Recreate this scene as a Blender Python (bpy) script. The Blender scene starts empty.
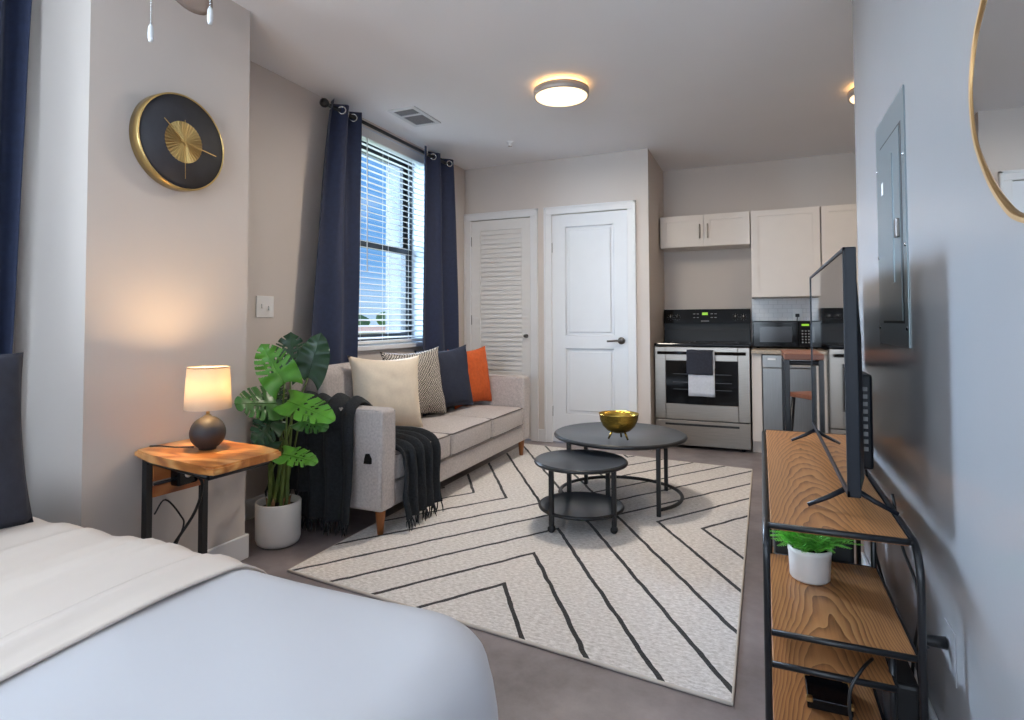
import bpy, bmesh, math, random
from mathutils import Vector, Matrix, noise
from math import sin, cos, pi, radians, sqrt

S = bpy.context.scene
COL = S.collection
random.seed(7)

# ------------------------------------------------------------------ camera
EYE = 1.085
cam_d = bpy.data.cameras.new('camera')
cam = bpy.data.objects.new('camera', cam_d); COL.objects.link(cam)
yaw, pit, rol = radians(23.075), radians(1.764), radians(-0.195)
fwd = Vector((-sin(yaw)*cos(pit), cos(yaw)*cos(pit), sin(pit)))
r0 = Vector((cos(yaw), sin(yaw), 0)); u0 = r0.cross(fwd)
rr = r0*cos(rol) + u0*sin(rol); uu = -r0*sin(rol) + u0*cos(rol)
cam.matrix_world = Matrix(((rr.x, uu.x, -fwd.x, 0), (rr.y, uu.y, -fwd.y, 0), (rr.z, uu.z, -fwd.z, EYE), (0, 0, 0, 1)))
cam_d.sensor_fit = 'HORIZONTAL'; cam_d.sensor_width = 36.0
cam_d.lens = 583.8/1024*36
cam_d.shift_y = -(360-303.4)/1024
cam_d.clip_start = 0.02; cam_d.clip_end = 800
S.camera = cam

# ------------------------------------------------------------------ exposure
S.view_settings.view_transform = 'Standard'
S.view_settings.look = 'None'
S.view_settings.gamma = 1.0
S.view_settings.use_curve_mapping = False
S.view_settings.exposure = 0.1
S.cycles.max_bounces = 10
S.cycles.diffuse_bounces = 6
S.cycles.glossy_bounces = 5
S.cycles.transmission_bounces = 8
S.cycles.caustics_reflective = False
S.cycles.caustics_refractive = False
S.cycles.sample_clamp_indirect = 6.0

# ------------------------------------------------------------------ sky
world = bpy.data.worlds.new('sky'); S.world = world; world.use_nodes = True
wt = world.node_tree; wt.nodes.clear()
def wn(t): return wt.nodes.new(t)
w_out = wn('ShaderNodeOutputWorld'); w_bg = wn('ShaderNodeBackground')
w_tc = wn('ShaderNodeTexCoord'); w_sep = wn('ShaderNodeSeparateXYZ'); w_ramp = wn('ShaderNodeValToRGB')
w_noise = wn('ShaderNodeTexNoise'); w_cr = wn('ShaderNodeValToRGB'); w_mix = wn('ShaderNodeMix'); w_mix.data_type = 'RGBA'
w_map = wn('ShaderNodeMapping'); w_map.inputs['Scale'].default_value = (3, 3, 8)
wt.links.new(w_tc.outputs['Generated'], w_sep.inputs[0])
wt.links.new(w_sep.outputs['Z'], w_ramp.inputs[0])
e = w_ramp.color_ramp.elements
e[0].position = 0.0; e[0].color = (0.50, 0.71, 0.92, 1)
e[1].position = 0.45; e[1].color = (0.10, 0.33, 0.80, 1)
x = e.new(0.10); x.color = (0.17, 0.43, 0.86, 1)
wt.links.new(w_tc.outputs['Generated'], w_map.inputs[0]); wt.links.new(w_map.outputs[0], w_noise.inputs['Vector'])
w_noise.inputs['Scale'].default_value = 1.4; w_noise.inputs['Detail'].default_value = 6
wt.links.new(w_noise.outputs['Fac'], w_cr.inputs[0])
w_cr.color_ramp.elements[0].position = 0.56; w_cr.color_ramp.elements[1].position = 0.8
wt.links.new(w_cr.outputs[0], w_mix.inputs[0]); wt.links.new(w_ramp.outputs[0], w_mix.inputs[6])
w_mix.inputs[7].default_value = (0.85, 0.9, 0.95, 1)
# added bright sky lobe, out of view, lighting the right wall through the window
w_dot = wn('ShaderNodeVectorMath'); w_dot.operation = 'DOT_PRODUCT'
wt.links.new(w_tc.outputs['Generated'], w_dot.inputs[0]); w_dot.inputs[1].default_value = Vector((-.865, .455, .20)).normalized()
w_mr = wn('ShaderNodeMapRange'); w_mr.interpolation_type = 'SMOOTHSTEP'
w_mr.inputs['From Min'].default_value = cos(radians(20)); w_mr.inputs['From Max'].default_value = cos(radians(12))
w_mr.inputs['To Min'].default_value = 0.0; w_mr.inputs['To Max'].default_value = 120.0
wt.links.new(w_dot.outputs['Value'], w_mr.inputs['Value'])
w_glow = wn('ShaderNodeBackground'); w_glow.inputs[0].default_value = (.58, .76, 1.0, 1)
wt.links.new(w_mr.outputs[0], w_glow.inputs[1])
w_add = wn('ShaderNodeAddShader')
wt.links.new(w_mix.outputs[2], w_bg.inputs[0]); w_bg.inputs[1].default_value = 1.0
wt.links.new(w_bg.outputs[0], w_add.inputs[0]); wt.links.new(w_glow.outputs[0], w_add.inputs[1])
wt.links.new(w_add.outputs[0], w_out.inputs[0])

# ------------------------------------------------------------------ sun, daylight through the windows, and an added rear fill
def area(name, loc, target, sx, sy, power, color):
    d = bpy.data.lights.new(name, 'AREA'); d.shape = 'RECTANGLE'; d.size = sx; d.size_y = sy
    d.energy = power; d.color = color
    o = bpy.data.objects.new(name, d); COL.objects.link(o); o.location = loc
    o.rotation_euler = (Vector(target)-Vector(loc)).to_track_quat('-Z', 'Y').to_euler()
    return o
sd = bpy.data.lights.new('sun', 'SUN'); sd.energy = 2.2; sd.angle = radians(3); sd.color = (1.0, 0.95, 0.88)
sun = bpy.data.objects.new('sun', sd); COL.objects.link(sun)
sun.rotation_euler = Vector((0.10, 0.80, -0.62)).to_track_quat('-Z', 'Y').to_euler()
DAY = (0.78, 0.88, 1.0)
area('daylight_living_window', (-4.3, 1.9, 2.0), (-2.6, 3.75, 1.7), 1.4, 1.8, 330, (.52, .75, 1.0))
area('daylight_bed_window', (-3.05, 0.1, 1.15), (-1.0, 0.7, 2.3), 1.6, 1.2, 92, (0.72, 0.86, 1.0))
area('rear_fill', (-1.0, -2.45, 1.35), (-1.0, 3, 2.2), 2.2, 1.5, 98, (0.74, 0.87, 1.0))  # fill lamp added behind the camera to brighten the room

# ------------------------------------------------------------------ materials
def lin(c):
    return tuple(((v/255)/12.92 if v/255 <= 0.04045 else ((v/255+0.055)/1.055)**2.4) for v in c)
def nd(m, t): return m.node_tree.nodes.new(t)
def ln(m, a, b): m.node_tree.links.new(a, b)
def mat(name, rgb, rough=0.5, metal=0.0, var=0.06, scale=8.0, bump=0.0, bscale=60.0, spec=0.5, stretch=None, coat=0.0, sheen=0.0, emit=None, estr=0.0, detail=3.0):
    m = bpy.data.materials.new(name); m.use_nodes = True
    b = m.node_tree.nodes['Principled BSDF']
    c = lin(rgb)
    b.inputs['Roughness'].default_value = rough; b.inputs['Metallic'].default_value = metal
    b.inputs['Specular IOR Level'].default_value = spec
    b.inputs['Coat Weight'].default_value = coat
    b.inputs['Sheen Weight'].default_value = sheen
    tc = nd(m, 'ShaderNodeTexCoord'); mp = nd(m, 'ShaderNodeMapping')
    ln(m, tc.outputs['Object'], mp.inputs[0])
    if stretch: mp.inputs['Scale'].default_value = stretch
    n = nd(m, 'ShaderNodeTexNoise'); n.inputs['Scale'].default_value = scale; n.inputs['Detail'].default_value = detail
    ln(m, mp.outputs[0], n.inputs['Vector'])
    r = nd(m, 'ShaderNodeValToRGB'); ln(m, n.outputs['Fac'], r.inputs[0])
    r.color_ramp.elements[0].position = 0.3; r.color_ramp.elements[1].position = 0.7
    r.color_ramp.elements[0].color = tuple(max(0, v*(1-var)) for v in c)+(1,)
    r.color_ramp.elements[1].color = tuple(min(1, v*(1+var)) for v in c)+(1,)
    ln(m, r.outputs[0], b.inputs['Base Color'])
    if bump:
        n2 = nd(m, 'ShaderNodeTexNoise'); n2.inputs['Scale'].default_value = bscale; n2.inputs['Detail'].default_value = 4
        ln(m, mp.outputs[0], n2.inputs['Vector'])
        bp = nd(m, 'ShaderNodeBump'); bp.inputs['Strength'].default_value = bump; bp.inputs['Distance'].default_value = 0.01
        ln(m, n2.outputs['Fac'], bp.inputs['Height']); ln(m, bp.outputs[0], b.inputs['Normal'])
    if emit:
        b.inputs['Emission Color'].default_value = lin(emit)+(1,); b.inputs['Emission Strength'].default_value = estr
    return m
def math_(m, op, a, b=None):
    n = nd(m, 'ShaderNodeMath'); n.operation = op
    for i, v in enumerate((a, b)):
        if v is None: continue
        if isinstance(v, (int, float)): n.inputs[i].default_value = v
        else: ln(m, v, n.inputs[i])
    return n.outputs[0]

M = {}
M['wall'] = mat('greige_wall_paint', (207, 197, 189), 0.55, var=0.015, scale=2, bump=0.03, bscale=220)
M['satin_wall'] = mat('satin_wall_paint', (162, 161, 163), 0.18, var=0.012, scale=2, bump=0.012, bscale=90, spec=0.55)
M['ceiling'] = mat('ceiling_paint', (236, 235, 237), 0.8, var=0.01, scale=2)
M['trim'] = mat('white_trim_paint', (226, 225, 225), 0.35, var=0.01)
M['door'] = mat('white_door_paint', (224, 225, 227), 0.35, var=0.01)
M['louvre'] = mat('louvre_door_paint', (226, 222, 218), 0.4, var=0.01)
M['cabinet'] = mat('cream_cabinet', (226, 216, 207), 0.4, var=0.012)
M['nickel'] = mat('brushed_nickel', (186, 176, 164), 0.4, 0.6)
M['dark_nickel'] = mat('dark_nickel', (110, 104, 100), 0.35, 1.0)
M['steel'] = mat('stainless_steel', (156, 148, 140), 0.34, 1.0, var=0.08, scale=6, stretch=(1, 1, 30))
M['steel_dim'] = mat('dishwasher_steel', (150, 148, 146), 0.36, 1.0, var=0.06, scale=6, stretch=(30, 1, 1))
M['black_gloss'] = mat('black_gloss', (14, 14, 16), 0.1, var=0.02, spec=0.28)
M['black_matte'] = mat('black_matte', (22, 22, 24), 0.5, var=0.05)
M['black_metal'] = mat('black_powder_metal', (24, 25, 28), 0.38, 0.0, var=0.06, bump=0.02, bscale=400)
M['tv_screen'] = mat('television_screen', (8, 8, 10), 0.04, var=0.0, spec=1.0, coat=1.0)
M['tv_plastic'] = mat('television_plastic', (22, 26, 34), 0.4, var=0.04, spec=0.3)
M['table_top'] = mat('charcoal_table_top', (50, 54, 60), 0.3, var=0.18, scale=5, stretch=(1, 6, 1), spec=0.6)
M['gold'] = mat('brass', (204, 176, 118), 0.28, 1.0, var=0.05)
M['gold_bowl'] = mat('hammered_gold', (198, 164, 76), 0.25, 1.0, var=0.12, scale=30, bump=0.25, bscale=120)
M['bronze'] = mat('mirror_bronze', (168, 134, 92), 0.4, 1.0, var=0.05)
M['mirror'] = mat('mirror_glass', (225, 228, 230), 0.01, 1.0, var=0.0)
M['clock_face'] = mat('clock_face_charcoal', (52, 51, 56), 0.6, var=0.08, scale=30)
M['panel_metal'] = mat('grey_panel_metal', (136, 146, 150), 0.3, 0.55, var=0.04, scale=3)
M['plastic_white'] = mat('white_plastic', (228, 227, 226), 0.35, var=0.01)
M['vent'] = mat('vent_white', (214, 214, 216), 0.45, var=0.01)
M['vent_dark'] = mat('vent_dark', (52, 54, 60), 0.6)
M['grille'] = mat('vent_grille', (140, 142, 148), 0.5)
M['light_rim'] = mat('satin_nickel_rim', (196, 184, 176), 0.42, 0.35)
M['black_frame'] = mat('black_window_frame', (28, 29, 33), 0.4)
M['slat'] = mat('blind_slat_white', (232, 231, 228), 0.4, var=0.01)
M['curtain'] = mat('navy_curtain', (33, 43, 72), 0.7, var=0.12, scale=40, bump=0.08, bscale=300, sheen=0.08)
M['chrome'] = mat('chrome', (215, 215, 215), 0.12, 1.0)
M['sofa'] = mat('grey_sofa_tweed', (186, 177, 173), 0.9, var=0.16, scale=90, bump=0.2, bscale=350, sheen=0.2, detail=6)
M['piping'] = mat('sofa_piping', (116, 109, 106), 0.9, var=0.1)
M['wood_leg'] = mat('walnut_leg', (150, 92, 50), 0.4, var=0.18, scale=12, stretch=(6, 6, 1))
M['cream'] = mat('cream_cushion', (226, 211, 190), 0.85, var=0.03, scale=80, bump=0.06, bscale=300)
M['navy'] = mat('navy_cushion', (38, 44, 62), 0.85, var=0.12, scale=60, bump=0.08, bscale=300)
M['orange'] = mat('rust_orange_cushion', (198, 88, 34), 0.85, var=0.1, scale=50, bump=0.1, bscale=300)
M['charcoal_pillow'] = mat('charcoal_pillow', (50, 52, 64), 0.85, var=0.1, scale=40, bump=0.08, bscale=200)
M['throw'] = mat('charcoal_throw', (34, 37, 41), 0.95, var=0.25, scale=70, bump=0.5, bscale=140)
M['duvet'] = mat('white_duvet', (209, 208, 211), 0.85, var=0.015, scale=5, bump=0.05, bscale=12, sheen=0.1)
M['sheet'] = mat('ivory_sheet', (230, 217, 205), 0.85, var=0.02, scale=5, bump=0.06, bscale=16)
M['ceramic'] = mat('white_ceramic', (224, 222, 219), 0.4, var=0.01)
M['soil'] = mat('soil', (44, 34, 26), 0.95, var=0.4, scale=60, bump=0.6, bscale=120)
M['leaf'] = mat('monstera_leaf', (60, 108, 42), 0.35, var=0.25, scale=14, spec=0.5)
M['leaf_bright'] = mat('monstera_leaf_bright', (82, 142, 42), 0.38, var=0.2, scale=14)
M['leaf_dark'] = mat('monstera_leaf_dark', (38, 70, 40), 0.35, var=0.25, scale=14)
M['stem'] = mat('plant_stem', (92, 112, 52), 0.5, var=0.2, scale=20)
M['husk'] = mat('plant_husk', (150, 112, 80), 0.8, var=0.3, scale=40)
M['fern'] = mat('fern_green', (132, 214, 92), 0.5, var=0.3, scale=40)
M['lamp_ball'] = mat('dark_lamp_ceramic', (48, 46, 48), 0.55, var=0.15, scale=20, bump=0.08, bscale=60)
M['red_top'] = mat('reddish_brown_wood', (140, 88, 66), 0.45, var=0.15, scale=6, stretch=(1, 8, 1))
M['towel_dark'] = mat('charcoal_towel', (48, 50, 60), 0.95, var=0.15, scale=80, bump=0.3, bscale=250)
M['towel_white'] = mat('white_towel', (206, 208, 214), 0.95, var=0.06, scale=60, bump=0.3, bscale=250)
M['fan_blade'] = mat('fan_blade', (128, 112, 104), 0.5, var=0.1, scale=4, stretch=(1, 10, 1))
M['cable'] = mat('black_cable', (16, 16, 18), 0.4)
M['green_led'] = mat('green_display', (40, 60, 10), 0.4, emit=(150, 210, 40), estr=0.9)
M['panel_mark'] = mat('grey_panel_marks', (150, 150, 150), 0.5)
M['counter'] = mat('beige_counter', (176, 160, 140), 0.3, var=0.2, scale=60)
M['amber'] = mat('oven_lit_interior', (150, 110, 60), 0.5)
M['grass'] = mat('lawn', (176, 182, 110), 0.9, var=0.25, scale=0.1)
M['tree'] = mat('distant_tree', (70, 104, 62), 0.9, var=0.3, scale=0.6)
M['facade'] = mat('pale_facade', (224, 214, 206), 0.8, var=0.05, scale=0.3)
M['roof'] = mat('peach_roof', (214, 160, 130), 0.8, var=0.1, scale=0.3)
M['exterior_wall'] = mat('exterior_masonry', (132, 134, 140), 0.85, var=0.05)
M['exterior'] = mat('reveal_paint', (214, 220, 228), 0.8, var=0.02)
M['glass'] = bpy.data.materials.new('window_glass'); M['glass'].use_nodes = True
g = M['glass'].node_tree; g.nodes.clear()
go = g.nodes.new('ShaderNodeOutputMaterial'); gm = g.nodes.new('ShaderNodeMixShader'); gt = g.nodes.new('ShaderNodeBsdfTransparent'); gg = g.nodes.new('ShaderNodeBsdfGlossy')
gg.inputs['Roughness'].default_value = 0.02; gm.inputs[0].default_value = 0.05
g.links.new(gt.outputs[0], gm.inputs[1]); g.links.new(gg.outputs[0], gm.inputs[2]); g.links.new(gm.outputs[0], go.inputs[0])

# glowing diffuser of the ceiling lights, and lamp shade
M['diffuser'] = mat('glowing_diffuser', (255, 244, 225), 0.5, emit=(255, 226, 178), estr=1.7)
M['glow_ring'] = mat('glowing_side_band', (255, 220, 170), 0.5, emit=(255, 196, 120), estr=3.2)
sh = bpy.data.materials.new('linen_lamp_shade'); sh.use_nodes = True; M['shade'] = sh
t = sh.node_tree; t.nodes.clear()
o_ = t.nodes.new('ShaderNodeOutputMaterial'); mx = t.nodes.new('ShaderNodeMixShader'); df = t.nodes.new('ShaderNodeBsdfDiffuse'); tl = t.nodes.new('ShaderNodeBsdfTranslucent')
wv = t.nodes.new('ShaderNodeTexNoise'); wv.inputs['Scale'].default_value = 120
rp = t.nodes.new('ShaderNodeValToRGB'); rp.color_ramp.elements[0].color = (0.80, 0.70, 0.56, 1); rp.color_ramp.elements[1].color = (0.92, 0.82, 0.68, 1)
t.links.new(wv.outputs['Fac'], rp.inputs[0]); t.links.new(rp.outputs[0], df.inputs[0]); t.links.new(rp.outputs[0], tl.inputs[0])
mx.inputs[0].default_value = 0.55
t.links.new(df.outputs[0], mx.inputs[1]); t.links.new(tl.outputs[0], mx.inputs[2]); t.links.new(mx.outputs[0], o_.inputs[0])

def wood(name, c1, c2, c3, freq, arc, x0=0.15, axis='Y', rough=0.42, fine=120, ys=1.0, na=.55, soft=False):
    m = bpy.data.materials.new(name); m.use_nodes = True
    b = m.node_tree.nodes['Principled BSDF']; b.inputs['Roughness'].default_value = rough
    tc = nd(m, 'ShaderNodeTexCoord'); sp = nd(m, 'ShaderNodeSeparateXYZ'); ln(m, tc.outputs['Object'], sp.inputs[0])
    X, Y = (sp.outputs['X'], sp.outputs['Y']) if axis == 'Y' else (sp.outputs['Y'], sp.outputs['X'])
    mp = nd(m, 'ShaderNodeMapping'); ln(m, tc.outputs['Object'], mp.inputs[0])
    mp.inputs['Scale'].default_value = (3.5, 1.3, 3.5) if axis == 'Y' else (1.3, 3.5, 3.5)
    n = nd(m, 'ShaderNodeTexNoise'); n.inputs['Scale'].default_value = 1.6; n.inputs['Detail'].default_value = 3; ln(m, mp.outputs[0], n.inputs['Vector'])
    d = math_(m, 'SUBTRACT', X, x0); d2 = math_(m, 'MULTIPLY', d, d)
    s = math_(m, 'ADD', math_(m, 'MULTIPLY', d2, arc), math_(m, 'MULTIPLY', Y, ys))
    s = math_(m, 'ADD', s, math_(m, 'MULTIPLY', n.outputs['Fac'], na))
    fr = math_(m, 'FRACT', math_(m, 'MULTIPLY', s, freq))
    if soft: fr = math_(m, 'ADD', math_(m, 'MULTIPLY', math_(m, 'SINE', math_(m, 'MULTIPLY', s, freq*6.283)), .5), .5)
    mp2 = nd(m, 'ShaderNodeMapping'); ln(m, tc.outputs['Object'], mp2.inputs[0]); mp2.inputs['Scale'].default_value = (1, .04, 1) if axis == 'Y' else (.04, 1, 1)
    n2 = nd(m, 'ShaderNodeTexNoise'); n2.inputs['Scale'].default_value = fine; n2.inputs['Detail'].default_value = 2; ln(m, mp2.outputs[0], n2.inputs['Vector'])
    v = math_(m, 'ADD', math_(m, 'MULTIPLY', fr, 0.62), math_(m, 'MULTIPLY', n2.outputs['Fac'], 0.4))
    r = nd(m, 'ShaderNodeValToRGB'); ln(m, v, r.inputs[0])
    el = r.color_ramp.elements; el[0].position = 0.12; el[0].color = lin(c1)+(1,); el[1].position = 0.9; el[1].color = lin(c3)+(1,)
    k = el.new(0.55); k.color = lin(c2)+(1,)
    ln(m, r.outputs[0], b.inputs['Base Color'])
    return m
M['oak'] = wood('oak_grain', (188, 136, 86), (168, 114, 68), (102, 62, 36), 21, 26.0, x0=-.02, ys=.55, na=.28)
M['live_edge'] = wood('live_edge_acacia', (232, 176, 112), (214, 142, 76), (160, 92, 46), 2.6, 2.0, x0=0.05, axis='X', rough=0.3, fine=55, na=2.0, soft=True)
M['slat_wood'] = wood('slat_wood', (196, 124, 66), (170, 96, 48), (120, 66, 34), 5, 2.0, axis='Y', fine=40, soft=True)

# floor: polished grey-brown concrete
m = bpy.data.materials.new('stained_concrete'); m.use_nodes = True; M['floor'] = m
b = m.node_tree.nodes['Principled BSDF']; b.inputs['Roughness'].default_value = 0.42
tc = nd(m, 'ShaderNodeTexCoord')
n1 = nd(m, 'ShaderNodeTexNoise'); n1.inputs['Scale'].default_value = 2.2; n1.inputs['Detail'].default_value = 8; n1.inputs['Roughness'].default_value = 0.65
ln(m, tc.outputs['Object'], n1.inputs['Vector'])
r = nd(m, 'ShaderNodeValToRGB'); ln(m, n1.outputs['Fac'], r.inputs[0])
r.color_ramp.elements[0].position = 0.32; r.color_ramp.elements[0].color = lin((108, 99, 99))+(1,)
r.color_ramp.elements[1].position = 0.7; r.color_ramp.elements[1].color = lin((166, 155, 155))+(1,)
ln(m, r.outputs[0], b.inputs['Base Color'])
bp = nd(m, 'ShaderNodeBump'); bp.inputs['Strength'].default_value = 0.06; ln(m, n1.outputs['Fac'], bp.inputs['Height']); ln(m, bp.outputs[0], b.inputs['Normal'])

# rug: ivory pile with a black diamond-line pattern
m = bpy.data.materials.new('ivory_rug_pile'); m.use_nodes = True; M['rug'] = m
b = m.node_tree.nodes['Principled BSDF']; b.inputs['Roughness'].default_value = 0.95; b.inputs['Sheen Weight'].default_value = 0.2
tc = nd(m, 'ShaderNodeTexCoord')
nw = nd(m, 'ShaderNodeTexNoise'); nw.inputs['Scale'].default_value = 9; nw.inputs['Detail'].default_value = 3; ln(m, tc.outputs['Object'], nw.inputs['Vector'])
sp = nd(m, 'ShaderNodeSeparateXYZ'); ln(m, tc.outputs['Object'], sp.inputs[0])
yy = math_(m, 'ADD', sp.outputs['Y'], math_(m, 'MULTIPLY', sp.outputs['X'], 0.085))
ax_ = math_(m, 'ABSOLUTE', sp.outputs['X']); ay_ = math_(m, 'ABSOLUTE', yy)
s = math_(m, 'SUBTRACT', ay_, math_(m, 'MULTIPLY', ax_, 1.5))
s = math_(m, 'ADD', s, math_(m, 'MULTIPLY', math_(m, 'SUBTRACT', nw.outputs['Fac'], 0.5), 0.034))
s = math_(m, 'ADD', math_(m, 'DIVIDE', s, 0.345), 30.5)
dist = math_(m, 'ABSOLUTE', math_(m, 'SUBTRACT', math_(m, 'FRACT', s), 0.5))
line = math_(m, 'LESS_THAN', dist, 0.048)
nf = nd(m, 'ShaderNodeTexNoise'); nf.inputs['Scale'].default_value = 95; nf.inputs['Detail'].default_value = 6; nf.inputs['Roughness'].default_value = 0.75
mpf = nd(m, 'ShaderNodeMapping'); mpf.inputs['Scale'].default_value = (0.5, 1, 1); ln(m, tc.outputs['Object'], mpf.inputs[0]); ln(m, mpf.outputs[0], nf.inputs['Vector'])
rf = nd(m, 'ShaderNodeValToRGB'); ln(m, nf.outputs['Fac'], rf.inputs[0])
rf.color_ramp.elements[0].position = 0.3; rf.color_ramp.elements[0].color = lin((184, 175, 166))+(1,)
rf.color_ramp.elements[1].position = 0.62; rf.color_ramp.elements[1].color = lin((246, 241, 237))+(1,)
mxr = nd(m, 'ShaderNodeMix'); mxr.data_type = 'RGBA'
ln(m, line, mxr.inputs[0]); ln(m, rf.outputs[0], mxr.inputs[6]); mxr.inputs[7].default_value = lin((28, 26, 27))+(1,)
ln(m, mxr.outputs[2], b.inputs['Base Color'])
bp = nd(m, 'ShaderNodeBump'); bp.inputs['Strength'].default_value = 0.5; bp.inputs['Distance'].default_value = 0.006; ln(m, nf.outputs['Fac'], bp.inputs['Height']); ln(m, bp.outputs[0], b.inputs['Normal'])
M['rug_edge'] = mat('rug_binding', (214, 204, 192), 0.9)

# woven black and white cushion
m = bpy.data.materials.new('black_white_weave'); m.use_nodes = True; M['weave'] = m
b = m.node_tree.nodes['Principled BSDF']; b.inputs['Roughness'].default_value = 0.9
tc = nd(m, 'ShaderNodeTexCoord'); mp = nd(m, 'ShaderNodeMapping'); mp.inputs['Rotation'].default_value = (radians(45), 0, 0); mp.inputs['Scale'].default_value = (95, 95, 95)
ln(m, tc.outputs['Object'], mp.inputs[0])
sp = nd(m, 'ShaderNodeSeparateXYZ'); ln(m, mp.outputs[0], sp.inputs[0])
n3 = nd(m, 'ShaderNodeTexNoise'); n3.inputs['Scale'].default_value = 25; ln(m, tc.outputs['Object'], n3.inputs['Vector'])
a1 = math_(m, 'FRACT', math_(m, 'ADD', sp.outputs['Z'], math_(m, 'MULTIPLY', n3.outputs['Fac'], 1.6)))
b1 = math_(m, 'FRACT', math_(m, 'ADD', math_(m, 'MULTIPLY', sp.outputs['Y'], 0.7), n3.outputs['Fac']))
v = math_(m, 'MULTIPLY', math_(m, 'GREATER_THAN', a1, 0.42), math_(m, 'GREATER_THAN', b1, 0.32))
mxw = nd(m, 'ShaderNodeMix'); mxw.data_type = 'RGBA'; ln(m, v, mxw.inputs[0])
mxw.inputs[6].default_value = lin((58, 52, 50))+(1,); mxw.inputs[7].default_value = lin((222, 212, 200))+(1,)
ln(m, mxw.outputs[2], b.inputs['Base Color'])

# white tile backsplash
m = bpy.data.materials.new('white_tile'); m.use_nodes = True; M['tile'] = m
b = m.node_tree.nodes['Principled BSDF']; b.inputs['Roughness'].default_value = 0.2
tc = nd(m, 'ShaderNodeTexCoord'); mp = nd(m, 'ShaderNodeMapping'); mp.inputs['Rotation'].default_value = (radians(90), 0, 0); ln(m, tc.outputs['Object'], mp.inputs[0])
bk = nd(m, 'ShaderNodeTexBrick'); ln(m, mp.outputs[0], bk.inputs['Vector']); bk.inputs['Scale'].default_value = 6.5
bk.inputs['Color1'].default_value = lin((222, 220, 220))+(1,); bk.inputs['Color2'].default_value = lin((216, 214, 215))+(1,); bk.inputs['Mortar'].default_value = lin((196, 194, 194))+(1,)
bk.inputs['Mortar Size'].default_value = 0.012
ln(m, bk.outputs['Color'], b.inputs['Base Color'])

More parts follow.
